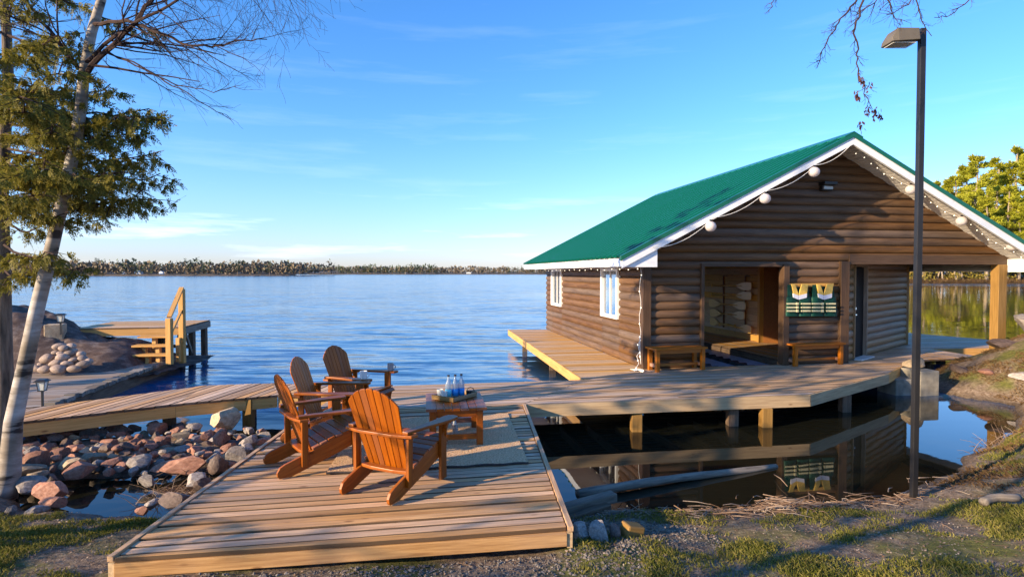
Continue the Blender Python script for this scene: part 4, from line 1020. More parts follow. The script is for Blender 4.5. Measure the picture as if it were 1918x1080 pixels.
for px,k,lab in ((824,0,'frosted glass tumbler at the left end of the tray'),(832,-2.6,'small frosted tumbler at the front corner of the tray')):
    d0 = dep(px,700,6.86+.05*k); p = V3(d0.x,d0.y,TT+.016)
    mb = MB(); mb.lathe([(.028,0),(.034,.002),(.038,.085),(.035,.085),(.03,.012),(.002,.01)], p, 18); o = mb.build('tumbler', M['frost']); reg(o,'glass',lab,'tumblers on the tray')
d0 = dep(878,700,6.98); p = V3(d0.x,d0.y,TT+.016)
r = thing('opener_basket', 'small dark cup with a curved handle at the right of the tray', 'cup', p)
mb = MB(); mb.lathe([(.03,0),(.035,.045),(.032,.045),(.002,.01)], p, 16); mb.build('cup', M['black'], r)
mb = MB(); mb.tube([p+V3(-.035+.05*(1-math.cos(t))*.9+.01,0,.035+.05*math.sin(t)) for t in [math.pi*k/8 for k in range(9)]], .005, 6); mb.build('handle', M['black'], r)
d0 = G(851,811,.02); mb = MB(); mb.lathe([(.02,0),(.022,.01),(.022,.09),(.016,.12),(.010,.17),(.010,.19)], V3(d0.x,d0.y,.022), 14); o = mb.build('bottle', M['mug'], smooth=True); reg(o,'bottle','slim pale bottle standing on the rug beneath the table')

# ------------------------------------------------------------------ street lamp
lb = G(1711,938,-.42)
ls = thing('lamp_post', 'tall dark square lamp post standing at the water edge', 'lamp post', (lb.x,lb.y,-.5))
mb = MB(); mb.box((lb.x,lb.y,(4.33-.7)/2),(.056,.056,4.33+.7)); mb.build('pole', M['bronze'], ls, bevel=.006)
lh = V3(lb.x,lb.y,4.25)
mb = MB(); mb.beam(lh+V3(-.03,0,0), lh+V3(-.10,.0,0), .06,.07); mb.build('bracket', M['bronze'], ls)
mb = MB(); x0,x1 = lb.x-.35, lb.x-.05
vs=[]
for (x,z0,z1,hy) in ((x0,4.175,4.215,.10),(x0+.06,4.175,4.31,.105),(x1-.03,4.19,4.31,.10),(x1,4.22,4.30,.05)):
    vs += [(x,lb.y-hy,z0),(x,lb.y+hy,z0),(x,lb.y+hy*.8,z1),(x,lb.y-hy*.8,z1)]
fs=[(3,2,1,0)]+[(k*4+i,(k*4+(i+1)%4),((k+1)*4+(i+1)%4),(k+1)*4+i) for k in range(3) for i in range(4)]+[(12,13,14,15)]
mb.add(vs,fs); hd = mb.build('lamp_head', M['lampgrey'], ls, bevel=.006)
mb = MB(); mb.box(((x0+x1)/2-.02,lb.y,4.17),(.22,.15,.012)); mb.build('lens', M['frost'], hd)

# ------------------------------------------------------------------ garden lanterns
def lantern(p, sc, lab):
    r = thing('garden_lantern', lab, 'lantern', p, R(12), 'black garden lanterns')
    r.scale = (1,1,1)
    mb = MB(); mb.box((0,0,.13*sc),(.026*sc,.026*sc,.26*sc)); mb.build('stake', M['black'], r, local=True)
    mb = MB()
    for x,y in ((-1,-1),(1,-1),(1,1),(-1,1)):
        mb.beam((x*.038*sc,y*.038*sc,.27*sc),(x*.058*sc,y*.058*sc,.41*sc),.008*sc,.008*sc)
    mb.box((0,0,.268*sc),(.095*sc,.095*sc,.014*sc)); mb.build('frame', M['black'], r, local=True)
    mb = MB(); mb.add([(x*a_*sc,y*a_*sc,z*sc) for z,a_ in ((.276,.036),(.405,.053)) for x,y in ((-1,-1),(1,-1),(1,1),(-1,1))],[(0,1,2,3),(7,6,5,4),(0,4,5,1),(1,5,6,2),(2,6,7,3),(3,7,4,0)]); mb.build('glass', M['lampglass'], r, local=True)
    mb = MB(); mb.add([(x*a_*sc,y*a_*sc,z*sc) for z,a_ in ((.408,.082),(.418,.082),(.445,.05)) for x,y in ((-1,-1),(1,-1),(1,1),(-1,1))],[(3,2,1,0)]+[(k*4+i,k*4+(i+1)%4,(k+1)*4+(i+1)%4,(k+1)*4+i) for k in range(2) for i in range(4)]+[(8,9,10,11)]); mb.build('cap', M['black'], r, local=True)
lantern(G(80,763,-.185), 1.0, 'black garden lantern on the low dock beside the birch trunk')
q = dep(114,622,12.3); lantern(q-V3(0,0,.05), 1.0, 'black garden lantern on top of the granite slab')

# ------------------------------------------------------------------ rocks
def rockmesh(seed, mat_, name, sub=3, ang=.35, flat=1):
    import bmesh
    bm = bmesh.new(); bmesh.ops.create_icosphere(bm, subdivisions=sub, radius=1)
    rs = random.Random(seed); planes = []
    for k in range(13 if ang>.2 else 5):
        a = Vector((rs.gauss(0,1),rs.gauss(0,1),rs.gauss(0,1))).normalized(); planes.append((a, rs.uniform(.42,.74)))
    for v in bm.verts:
        p = v.co.copy()
        for a,d in planes:
            h = p.dot(a)
            if h > d: p -= a*(h-d)*(.96 if ang>.2 else .35)
        nn_ = noise.fractal(p*1.4+Vector((seed*3.7,0,0)), 1.0, 2.0, 3)
        p *= 1+nn_*.07*(1 if ang>.2 else .5)
        v.co = p
    me = D.meshes.new(name); bm.to_mesh(me); bm.free(); me.materials.append(mat_)
    me.polygons.foreach_set('use_smooth',[True]*len(me.polygons))
    if ang > .2: me.set_sharp_from_angle(angle=R(20))
    return me
RM = {}
for key in ('rockpink','rockgrey','rocktan','rockdark'):
    RM[key] = [rockmesh(hash(key)%97+i*11 if False else (len(RM)*40+i*7+3), M[key], 'shore_rock', 3) for i in range(5)]
def put_rock(p, sx, sy, sz, key, label, group, rz=None, name='shore_rock', tilt=.25, me=None):
    o = D.objects.new(name, me or random.choice(RM[key])); COL.objects.link(o)
    o.location = p; o.scale = (sx,sy,sz); o.rotation_euler = (ru(-tilt,tilt),ru(-tilt,tilt),ru(0,6.28) if rz is None else rz)
    reg(o,'rock',label,group); return o
RL = [ # x0,x1,y0,y1,colour,label
(362,447,774,818,'rocktan','big tan boulder beside the walkway post'),
(281,390,857,893,'rockpink','long flat reddish rock at the back of the puddle'),
(30,84,846,884,'rockpink','angular brown-pink rock right of the birch foot'),
(19,67,867,902,'rocktan','rounded tan rock touching the birch foot'),
(37,112,904,947,'rockpink','large rounded pink rock near the grass on the left'),
(9,70,900,932,'rockgrey','flat grey rock left of the large pink one'),
(86,146,857,890,'rocktan','pale domed rock behind the flat brown one'),
(100,167,869,905,'rockpink','flat brown rock in front of the pale domed one'),
(225,278,857,887,'rockgrey','light grey slab rock above the puddle'),
(288,352,925,960,'rockdark','dark wet rock with a rusty face beside the dock edge'),
(331,387,892,919,'rockgrey','smooth grey rock half in the puddle'),
(352,401,897,934,'rockdark','dark sloping rock against the dock edge'),
(383,422,851,892,'rockdark','dark angular rock right of the long flat reddish one'),
(415,464,839,878,'rockgrey','purple-grey rock by the upper dock edge'),
(390,426,812,845,'rockpink','reddish angular rock below the big tan boulder'),
(278,317,818,845,'rockpink','peaked brown rock in the middle of the rock field'),
(310,352,808,831,'rocktan','orange-tan slanting rock left of the big boulder'),
(155,202,808,826,'rockgrey','low grey rock in front of the walkway beam'),
(204,241,797,822,'rockdark','dark rock in the shade below the walkway'),
(267,310,792,819,'rockpink','mottled reddish rock below the walkway'),
(81,127,841,866,'rockpink','brown rock in the left of the rock field'),
(146,186,844,877,'rocktan','pink-orange sunlit rock in the left rock field'),
(160,192,858,884,'rockgrey','grey-brown rock in front of the pink-orange one'),
(91,132,810,831,'rockpink','pink rock at the back left of the rock field'),
(253,288,893,912,'rockgrey','pale flat stone at the puddle back edge'),
(438,475,818,848,'rockgrey','smooth grey rock beside the dock corner'),
(35,88,946,967,'rockgrey','whitish flat rock on the grass edge'),
(55,130,934,958,'rockpink','low pink-grey rock in front of the large pink one'),
(0,22,948,972,'rockgrey','grey rock at the left picture edge'),
(246,274,955,968,'rockpink','small pinkish stone on the near rim of the puddle'),
(176,225,824,840,'rockpink','long low red rock at the back of the field'),
(185,211,876,898,'rockpink','small brown rock above the puddle'),
(318,352,836,856,'rockgrey','whitish stone between the dark rocks'),
(392,413,844,857,'rockgrey','small white stone near the dock edge'),
(262,290,940,956,'rockgrey','small grey stone in the puddle'),
(120,160,800,818,'rockpink','reddish rock under the walkway on the left')]
placed = []
ND = dict()
for (x0,x1,y0,y1,key,lab) in RL:
    zb = -.42; p = G((x0+x1)/2, y1-1, zb); sc = (p-V3(0,0,CAMZ)).y/FPX
    hw = (x1-x0)/2*sc*1.08; hh = max(.05,(y1-y0)*sc*.56)*(1.3 if 'big tan' in lab else 1)
    dy = min(hw, hh*1.6)
    put_rock(V3(p.x, p.y+dy*.75, zb+hh*.72), hw, dy, hh*1.1, key, lab, 'pink and grey shore rocks', rz=ru(-.25,.25), tilt=.15)
    placed.append((p.x,p.y+dy*.75,max(hw,dy)*.8))
named = [(p_[0],p_[1],l_[5]) for p_,l_ in zip(placed, RL)]
def short(t):
    for sep in (' beside',' at the',' right of',' touching',' near',' left of',' behind',' in front',' above',' half',' against',' by the',' below',' in the',' between',' on the',' under'):
        t = t.split(sep)[0]
    return t
used = {}
def rel_label(adj, x, y):
    nb = sorted(named, key=lambda q: math.hypot(q[0]-x, q[1]-y))[:4]
    for q in nb:
        dx, dy = x-q[0], y-q[1]
        rl = ('right of' if dx > 0 else 'left of') if abs(dx) > abs(dy)*1.1 else ('just behind' if dy > 0 else 'just in front of')
        t = '%s %s the %s' % (adj, rl, short(q[2]))
        if t not in used: used[t] = 1; return t
    q = nb[0]; k_ = (adj, short(q[2])); used[k_] = used.get(k_, 0)+1
    t = '%s %s wedged near the %s, counting outward' % (['first','second','third','fourth','fifth','sixth','seventh','eighth','ninth','tenth','eleventh','twelfth'][min(11,used[k_]-1)], adj, short(q[2])); return t
cnt = 0; tries = 0
names = {'rockpink':'small pink-brown rock wedged among the shore rocks','rockgrey':'small grey rock wedged among the shore rocks','rocktan':'small tan rock wedged among the shore rocks','rockdark':'small dark rock wedged among the shore rocks'}
while cnt < 190 and tries < 16000:
    tries += 1; px = ru(-40,500); py = ru(806,905)
    if py > 892 and px > 100: continue
    p = G(px,py,-.42)
    if p.x > -2.95 and p.y < 8.2: continue
    r_ = ru(.06,.15)
    if any(math.hypot(p.x-a,p.y-b) < (c*.66+r_*.66) for a,b,c in placed): continue
    key = random.choice(['rockpink','rockpink','rockpink','rockgrey','rocktan','rockdark'])
    put_rock(V3(p.x,p.y,-.385+ru(-.02,.05)), r_, r_*ru(.7,1), r_*ru(.55,.8), key, rel_label({'rockpink':'pinkish','rockgrey':'grey','rocktan':'tan','rockdark':'dark'}[key] and (('small ' if r_ < .10 else 'middling ')+{'rockpink':'pinkish','rockgrey':'grey','rocktan':'tan','rockdark':'dark'}[key]+' rock'), p.x, p.y), 'small rocks filling the shore, '+key[4:])
    placed.append((p.x,p.y,r_)); cnt += 1
for k in range(70):
    px = ru(20,470); py = ru(808,880)
    if py > 860 and px > 215: continue
    p = G(px,py,-.36)
    if p.x > -2.95 and p.y < 8.2: continue
    near = min(named, key=lambda q: math.hypot(q[0]-p.x, q[1]-p.y))
    if math.hypot(near[0]-p.x, near[1]-p.y) < .2: continue
    r_ = ru(.055,.10); key = random.choice(['rockpink','rockpink','rockdark','rockgrey'])
    put_rock(V3(p.x,p.y,-.31+ru(-.03,.02)), r_*1.2, r_, r_*.7, key, rel_label('little loose '+{'rockpink':'reddish','rockgrey':'grey','rockdark':'dark'}[key]+' stone', p.x, p.y), 'loose stones lying on the shore rocks')
# cairn of river stones on the low dock
SM = [rockmesh(300+i*5, M['stone'], 'river_stone', 3, ang=0) for i in range(4)]
cz = 4.567
ST = [(320,590,92,0),(380,600,106,-.05),(505,602,142,-.05),(638,590,116,-.05),(712,556,108,.02),(752,535,90,.2),(400,508,122,.12),(478,545,112,.05),(575,548,96,.08),(625,520,74,.14),(530,502,122,.14),(705,508,92,.22),(690,472,80,.28),(595,465,90,.24),(480,460,74,.25),(522,466,72,.2),(605,404,92,.36),(625,440,74,.33),(512,402,112,.34),(545,420,88,.26),(455,560,70,.2),(350,560,70,.15),(650,545,80,.22),(560,470,90,.32)]
for k,(zx,zy,zw,dy) in enumerate(ST):
    px = zx/cz; py = 560+zy/cz; y = 12.05+dy; p = dep(px,py,y); hw = zw/cz/2*y/FPX*1.05
    rows = {1:'second stone from the left in the bottom row',3:'fourth stone along the bottom row of the heap',4:'right stone of the bottom row of the heap',5:'rightmost outlying river stone of the heap',6:'left outer stone of the second row of the heap',7:'stone above the gap of the two front left stones',8:'central stone of the second row of the heap',9:'small stone right of the heap centre, middle row',10:'bright flat stone in the very centre of the heap',11:'stone on the right shoulder of the heap, lower one',12:'stone on the right shoulder of the heap, upper one',13:'rear stone in the third row of the heap',14:'small stone on the left shoulder of the heap',15:'small stone next to the left shoulder of the heap',16:'stone right behind the topmost stone of the heap',17:'small stone below right of the heap top',19:'stone directly under and in front of the topmost stone',20:'small stone between the two front left stones',21:'small stone behind the leftmost stone',22:'small stone between the two front right stones',23:'hidden stone in the middle of the heap'}
    lab = rows.get(k, '')
    if k == 18: lab = 'topmost smooth stone of the river stone pile'
    if k == 2: lab = 'large oval river stone at the front foot of the pile'
    if k == 0: lab = 'leftmost river stone at the foot of the pile'
    o = put_rock(p, hw, hw*.85, hw*ru(.55,.68), None, lab, 'river stones heaped on the low dock', rz=ru(-.4,.4), name='river_stone', tilt=.2, me=random.choice(SM))
# granite slab at left
mb = MB(); nu,nv=90,50; vs=[]
for j in range(nv+1):
    for i in range(nu+1):
        x = -15+7.2*i/nu; y = 12.0+3.4*j/nv
        prof = [(-15,1.35),(-12,1.15),(-10.9,.78),(-10.4,.55),(-9.9,.34),(-9.2,.24),(-8.75,.10),(-8.4,-.3),(-7.8,-.3)]
        zt = -.25
        for (xa,za),(xb_,zb_) in zip(prof,prof[1:]):
            if xa <= x <= xb_: zt = za+(zb_-za)*(x-xa)/(xb_-xa)
        ff = (j/nv); shape = sstep(0,.55,ff)*sstep(1.0,.7,ff)
        z = -.26 + (zt+.26)*shape**.7 + .07*fb(x,y,.8,4)*shape - .12*max(0,.12-abs(fb(x*.8+y*.9,y*.6,.6,2)))/.12*shape + .03*fb(x,y,5,3)*shape
        cr_ = abs(math.sin((x*.9+y*1.7)*1.6+fb(x,y,.7)*1.5)); 
        if cr_ < .06: z -= .05*shape
        vs.append((x,y,z))
mb.v=vs; mb.g=vs; mb.f=[(j*(nu+1)+i,j*(nu+1)+i+1,(j+1)*(nu+1)+i+1,(j+1)*(nu+1)+i) for j in range(nv) for i in range(nu)]; mb.mi=[0]*len(mb.f)
o = mb.build('rock_slab', M['slab'], smooth=True); reg(o,'rock','broad dark granite slab sloping down to the low dock')
mb = MB(); q = dep(91,610,13.3); mb.box((q.x,q.y+.2,q.z-.40),(.36,.35,.85),Matrix.Rotation(R(25),3,'Z')); o = mb.build('stone_block', M['rocktan'], bevel=.02); reg(o,'block','pale square block standing behind the granite slab')

# concrete blocks, log, timbers
cb = [(1697,708,1683,1716,'square pale concrete block beside the lamp post'),(1733,716,1716,1752,'tall concrete block with a rusty ring, at the mound foot')]
q = G(1700,742,WZ); k = q.y/FPX
mb = MB(); mb.box((q.x-.0,q.y+.35,-.38),(.42,.5,.42),Matrix.Rotation(R(8),3,'Z')); mb.box((q.x+.08,q.y+.30,-.7),(.30,.4,.5),Matrix.Rotation(R(8),3,'Z')); o = mb.build('concrete_block', M['concrete'], bevel=.02); reg(o,'block','square pale concrete block left of the lamp post, under the dock edge')
mb = MB(); mb.box((q.x+.43,q.y+.3,-.45),(.42,.5,.9),Matrix.Rotation(R(8),3,'Z')); o = mb.build('concrete_block', M['concrete'], bevel=.02); reg(o,'block','tall weathered concrete block at the foot of the mossy mound')
o = put_rock(V3(q.x+.45,q.y+.5,.08),.28,.25,.14,'rocktan','tan slab rock lying on the concrete blocks',None)
mb = MB(); mb.beam(G(1590,740,WZ)+V3(0,.8,.14), G(1690,738,WZ)+V3(0,.8,.14), .3,.34); o = mb.build('sill_beam', M['darkbeam']); reg(o,'beam','dark beam under the dock next to the concrete')
def lg(p0,p1,r0,r1,lab,name='log'):
    mb = MB(); n_=12; pts=[]; rd=[]
    for i in range(n_+1):
        f_=i/n_; p=p0.lerp(p1,f_)+V3(0,.02*math.sin(f_*5),.012*math.sin(f_*4)); pts.append(p); rd.append((r0+(r1-r0)*f_)*(1+.06*math.sin(i*2.1)))
    mb.tube(pts,rd,12); o=mb.build(name,M['drift'],smooth=True); reg(o,'log',lab); return o
lg(G(1082,925,-.42), G(1452,871,-.47), .052, .036, 'long grey log floating in the dark bay')
def tim(p0,p1,w,h,m,lab,cat='timber'):
    mb=MB(); mb.beam(p0,p1,w,h); o=mb.build('timber',M[m],bevel=.012); reg(o,cat,lab,'old timbers at the dock corner')
tim(G(1052,955,-.36), G(1150,928,-.33), .12,.09,'drift','grey squared timber leaning against the dock corner, topmost of three')
tim(G(1060,985,-.40)+V3(0,.1,0), G(1140,957,-.40)+V3(0,.1,0), .13,.10,'oldtimber','dark timber in the middle beside the dock corner')
tim(G(1068,965,-.42)+V3(0,.1,0), G(1128,960,-.42)+V3(0,.0,0), .12,.10,'oldtimber','rust-brown short timber lowest by the dock corner')
for (x0,x1,y0,y1,key,lab) in ((1067,1110,984,1020,'rockgrey','grey split stone touching the dock corner'),(1106,1145,975,1024,'rockgrey','upright pale wedge stone near the dock corner'),(1140,1166,980,1010,'rockdark','dark stone behind the orange wood chunk')):
    p = G((x0+x1)/2,y1,-.25); sc=p.y/FPX; hw=(x1-x0)/2*sc*1.15; hh=(y1-y0)*sc*.55
    put_rock(V3(p.x,p.y+.06,-.25+hh*.75),hw,.12,hh*1.05,key,lab,'stones at the dock corner',rz=ru(-.3,.3))
p = G(1186,1014,-.26); mb=MB(); mb.box((p.x,p.y+.05,-.20),(.16,.13,.13),Matrix.Rotation(R(20),3,'Z')@Matrix.Rotation(R(14),3,'Y')); o=mb.build('wood_chunk',M['post'],bevel=.015); reg(o,'wood','orange-brown chunk of cut wood beside the corner stones')
p = G(1862,925,-.1); lg(V3(p.x-.1,p.y,height(p.x,p.y)+.04), V3(p.x+.26,p.y+.06,height(p.x+.26,p.y)+.06), .038,.034,'short pale sawn log lying on the right bank')
# mound boulders
for (px,py,y,s,key,lab) in ((1700,0,0,0,'',''),):
    pass
for (x,y,s,key,lab) in ((9.25,12.1,.26,'rockdark','dark rock at the water edge of the mossy mound'),(9.3,11.5,.2,'rockpink','small reddish rock low on the mossy mound, nearest the concrete'),(10.3,12.3,.32,'rockdark','dark boulder halfway up the mossy mound'),(9.6,10.9,.30,'rockgrey','flat grey stone at the foot of the mossy mound'),(10.2,10.4,.28,'rockpink','pink boulder on the right of the mossy mound'),(11.6,12.9,.75,'rockgrey','bare grey rock crown on top of the mound')):
    z = height(x,y); put_rock(V3(x,y,z+s*.12),s,s*.8,s*.42,key,lab,'stones on the mossy mound')

# ------------------------------------------------------------------ loose ground cover
def inview(x,y):
    return abs(x) < y*.93+.3 and y > 3.3
def on_dock(x,y):
    if y < 3.85: return False
    return -2.75 < x < .5 and y > FL.y-.05 and y < 12 and y > FL.y+(x-FL.x)*.155-.05
mb = MB(); c = 0
while c < 46000:
    y = ru(3.4, 9.3)**1.0; x = ru(-5.2, 8.6)
    if not inview(x,y) or on_dock(x,y): continue
    h = height(x,y)
    if h < WZ+.10 or (x < -2.7 and y > 6.1): continue
    g_ = fb(x,y,1.1,3)+.5*fb(x+5,y,3.5,2)
    if x > .5 and y > 4.9 and rnd() < .35: continue
    if -2.9 < x < .9 and y < 4.4: g_ -= .5*sstep(4.6,3.9,y)
    if g_ < -.14 + .42*rnd() - (.25 if x < -2.8 else 0): continue
    L = ru(.018,.05)*(1+.5*max(0,g_)); a_ = ru(0,6.28); tl = ru(.1,.8)
    d = V3(math.cos(a_)*tl,math.sin(a_)*tl,1).normalized(); s = V3(-math.sin(a_),math.cos(a_),0)
    p = V3(x,y,h-.004); w2 = ru(.0018,.0035)
    mb.add([p-s*w2,p+s*w2,p+d*L*.6+s*w2*.7,p+d*L+V3(d.x,d.y,-.2)*L*.4,p+d*L*.6-s*w2*.7],[(0,1,2,3,4)]); c += 1
o = mb.build('grass', M['grass']); reg(o,'grass','short patchy grass on the bank',None,'stuff')
mb = MB(); c = 0
while c < 16000:                       # moss and dry grass on the mound and right bank
    if rnd() < .6: x = ru(8.4,12.5); y = ru(9.3,13.2)
    else: x = ru(4.6,8.6); y = ru(5.8,9.4)
    h = height(x,y)
    if not inview(x,y) or h < WZ+.06: continue
    if fb(x,y,1.3,3) < -.1+.2*rnd(): continue
    L = ru(.025,.08); a_ = ru(0,6.28); tl = ru(.4,1.6); d = V3(math.cos(a_)*tl,math.sin(a_)*tl,1).normalized(); s = V3(-math.sin(a_),math.cos(a_),0); w2=ru(.002,.005); p=V3(x,y,h-.01)
    mb.add([p-s*w2,p+s*w2,p+d*L*.6+s*w2*.7,p+d*L+V3(d.x,d.y,-.3)*L*.4,p+d*L*.6-s*w2*.7],[(0,1,2,3,4)]); c += 1
o = mb.build('grass', M['bankgrass']); reg(o,'grass','dry brown grass on the mound and right bank',None,'stuff')
mb = MB(); c = 0
while c < 13000:
    y = ru(3.4,7.5); x = ru(-5,7)
    if not inview(x,y) or on_dock(x,y): continue
    h = height(x,y)
    if h < WZ+.03: continue
    L = ru(.006,.024); a_=ru(0,6.28); d=V3(math.cos(a_),math.sin(a_),ru(-.2,.5)).normalized(); s=V3(-math.sin(a_),math.cos(a_),ru(-.4,.4)); mb.leaf(V3(x,y,h+.004),d,s,L,L*ru(.2,.45)); c += 1
o = mb.build('leaf_litter', M['litter']); reg(o,'leaf litter','dead leaves and bark chips on the bank',None,'stuff')
# gravel
mb = MB(); c = 0
def pebble(p, r):
    k = [ru(.6,1.2) for _ in range(6)]; a_ = ru(0,3); ca,sa=math.cos(a_),math.sin(a_)
    vs=[p+V3(ca*r*k[0],sa*r*k[0],0),p+V3(-sa*r*k[1],ca*r*k[1],0),p+V3(-ca*r*k[2],-sa*r*k[2],0),p+V3(sa*r*k[3],-ca*r*k[3],0),p+V3(ru(-.3,.3)*r,ru(-.3,.3)*r,r*.7*k[4]),p-V3(0,0,r*.6)]
    mb.add(vs,[(0,1,4),(1,2,4),(2,3,4),(3,0,4),(1,0,5),(2,1,5),(3,2,5),(0,3,5)])
while c < 7500:
    if rnd() < .62: x = ru(-2.75,1.3); y = ru(3.35,4.6)
    else: x = ru(.45,1.7); y = ru(4.4,5.8)
    if not inview(x,y): continue
    if on_dock(x,y): continue
    if rnd() < .5*sstep(.3,1.2,x): continue
    pebble(V3(x,y,height(x,y)+.002), ru(.004,.017)*(1.6 if rnd()<.05 else 1)); c += 1
o = mb.build('gravel', M['gravel']); reg(o,'gravel','crushed grey gravel along the front of the sitting dock',None,'stuff')
mb = MB()
for k in range(420):
    x = ru(-4.8,7); y = ru(3.5,6.6)
    if not inview(x,y) or on_dock(x,y) or height(x,y) < WZ+.06: continue
    a_ = ru(0,6.28); L = ru(.03,.13); d = V3(math.cos(a_),math.sin(a_),ru(-.05,.15)).normalized(); p = V3(x,y,height(x,y)+.006); mb.tube([p,p+d*L*.5+V3(0,0,.004),p+d*L],[.0022,.002,.001],3)
o = mb.build('twig_litter', M['litter']); reg(o,'twigs','fine fallen twigs scattered over the grassy bank',None,'stuff')
# washed-up sticks along the bay
mb = MB()
for k in range(620):
    x = random.gauss(2.7,.75) if rnd()<.8 else ru(.9,4.7); sy_ = shore(x); y = sy_-.22+random.gauss(0,.10)
    if rnd()<.15: y = sy_+ru(-.05,.25)
    h = max(height(x,y),WZ)+.01+ru(0,.05)*math.exp(-((x-2.4)/.6)**2)
    L = ru(.06,.32)*(1.6 if rnd()<.06 else 1); a_ = random.gauss(0.1,.6); d=V3(math.cos(a_),math.sin(a_),random.gauss(0,.12)).normalized()
    p=V3(x,y,h); mb.tube([p-d*L/2,p+V3(0,0,.01)+V3(-d.y,d.x,0)*ru(-.02,.02),p+d*L/2],[ru(.002,.006),ru(.002,.006),.0015],4)
o = mb.build('driftwood_litter', M['litter']); reg(o,'driftwood','brown sticks and reeds washed up along the bay',None,'stuff')
mb = MB()
for k in range(260):
    if k < 130: x=ru(-3.9,-3.0); y=ru(5.9,6.4)
    elif k<190: x=ru(6.0,7.2); y=shore(x)-.15+ru(-.1,.25)
    else: x=ru(-4.2,-2.9); y=ru(6.2,7.2)
    h=max(height(x,y),WZ)+.01; L=ru(.06,.3); a_=ru(0,6.28); d=V3(math.cos(a_),math.sin(a_)*.5,ru(0,.7)).normalized(); p=V3(x,y,h)
    mb.tube([p,p+d*L*.5+V3(0,0,.02),p+d*L],[.003,.0025,.0015],4)
o = mb.build('reed_litter', M['litter']); reg(o,'reeds','dead reeds and twigs standing in the puddle and at the bay',None,'stuff')
for (x0,y0,x1,y1,lab) in ((1335,975,1420,990,'long pale stick in the driftwood on the bank'),(1590,937,1660,928,'pale curved stick below the lamp post'),(1450,880,1475,905,'thin twig poking from the water by the floating log')):
    p=G(x0,y0,-.40); q=G(x1,y1,-.40); p.z=max(height(p.x,p.y),WZ)+.03; q.z=max(height(q.x,q.y),WZ)+.05; mb=MB(); mb.tube([p,p.lerp(q,.5)+V3(0,0,.02),q],[.006,.006,.003],6); o=mb.build('stick',M['litter'],smooth=True); reg(o,'stick',lab,'sticks on the bank')

# ------------------------------------------------------------------ trees
def cedar_spray(mb, p, d, L):
    """a flat fan of small scale-leaf twigs"""
    side = d.cross(V3(ru(-1,1),ru(-1,1),ru(-.3,.3))).normalized()
    nrm = d.cross(side)
    for q in (0, 1, 2)[:random.choice((2,3))]:
        dd = (d + side*(q-1)*ru(.35,.8) + V3(0,0,-.15)).normalized(); LL = L*(1 if q == 1 else .75)
        ss = dd.cross(nrm).normalized()
        for k in range(5):
            f_ = k/5; ll = L*.36*(1-.55*f_)*ru(.8,1.2)
            for sg in (-1, 1):
                mb.leaf(p+dd*LL*f_, (dd*.9+ss*sg*.75+nrm*ru(-.2,.2)).normalized(), (ss*.75-dd*sg*.6).normalized(), ll, ll*.19)
        mb.leaf(p+dd*LL*.85, dd, ss, L*.3, L*.05)
def cedar_branch(mbf, mbw, a, b, dens=1.0, droop=.25, r=.02):
    L = (b-a).length; n_ = 8; pts = []
    for i in range(n_+1):
        f_ = i/n_; pts.append(a.lerp(b,f_)+V3(0,0,-droop*math.sin(math.pi*f_)*.35)+V3(ru(-1,1),ru(-1,1),ru(-1,1))*.03*L*f_)
    mbw.tube(pts,[r*(1-.8*i/n_)+.003 for i in range(n_+1)],5,cap=False)
    D_ = (b-a).normalized(); S = D_.cross(V3(0,0,1)).normalized()
    nt = int(L*11*dens)
    for k in range(nt):
        f_ = .18+.82*(k+rnd())/nt; i = min(n_-1,int(f_*n_)); p = pts[i].lerp(pts[i+1],f_*n_-i)
        sg = 1 if k%2 else -1; tl = ru(.16,.46)*(1.15-f_*.6)*min(1.3,max(.6,L/1.6))
        td = (D_*ru(.3,.9)+S*sg*ru(.4,1.1)+V3(0,0,ru(-.45,.25))).normalized()
        q = p+td*tl+V3(0,0,-.05)
        mbw.tube([p,p.lerp(q,.5)+V3(0,0,.01),q],[.005,.004,.002],3,cap=False)
        ns = max(2,int(tl*15))
        for j in range(ns):
            g_ = (j+.6)/ns; pp = p.lerp(q,g_)
            sd = (td*.8+V3(ru(-.7,.7),ru(-.7,.7),ru(-.9,.25))).normalized()
            cedar_spray(mbf, pp, sd, ru(.08,.15))
            if rnd()<.6: cedar_spray(mbf, pp+V3(0,0,-.02), V3(ru(-.5,.5),ru(-.5,.5),-1).normalized(), ru(.07,.13))
def cedar(root_xy, zb, top, limbs, fill, lab, lean=(0,0), tr=.15, seed=1, dens=1.0):
    random.seed(seed); x,y = root_xy
    r = thing('cedar_tree', lab, 'tree', (x,y,zb))
    def axis_(z): f_=(z-zb)/(top-zb); return V3(x+lean[0]*f_,y+lean[1]*f_,z)
    mt = MB(); zs=[zb-.3+ (top-zb+.3)*i/14 for i in range(15)]
    mt.tube([axis_(z)+V3(.03*math.sin(z*2),.02*math.cos(z*3),0) for z in zs],[tr*(1-.9*i/14)*(1.5 if i==0 else 1.15 if i==1 else 1) for i in range(15)],12); mt.build('trunk', M['bark'], r, smooth=True)
    mf=MB(); mw=MB()
    for b in limbs:
        z0 = b.z+ru(.05,.35); a=axis_(z0); cedar_branch(mf,mw,a,b,dens*1.2,r=.013)
    for k in range(fill[0]):
        z = fill[1]+(fill[2]-fill[1])*(k+rnd())/fill[0]; L = fill[3]*ru(.6,1.1)*(1-.75*max(0,(z-fill[1])/(fill[2]-fill[1]))**1.5)
        az = ru(0,6.28) if len(fill)<5 else ru(fill[4],fill[5]); a=axis_(z); b=a+V3(math.cos(az)*L,math.sin(az)*L,ru(-.3,.15)*L); cedar_branch(mf,mw,a,b,dens,r=.013)
    mw.build('branches', M['barkdark'], r); mf.build('foliage', M['cedarleaf'], r)
def cl(px,py,y): return dep(px,py,y)
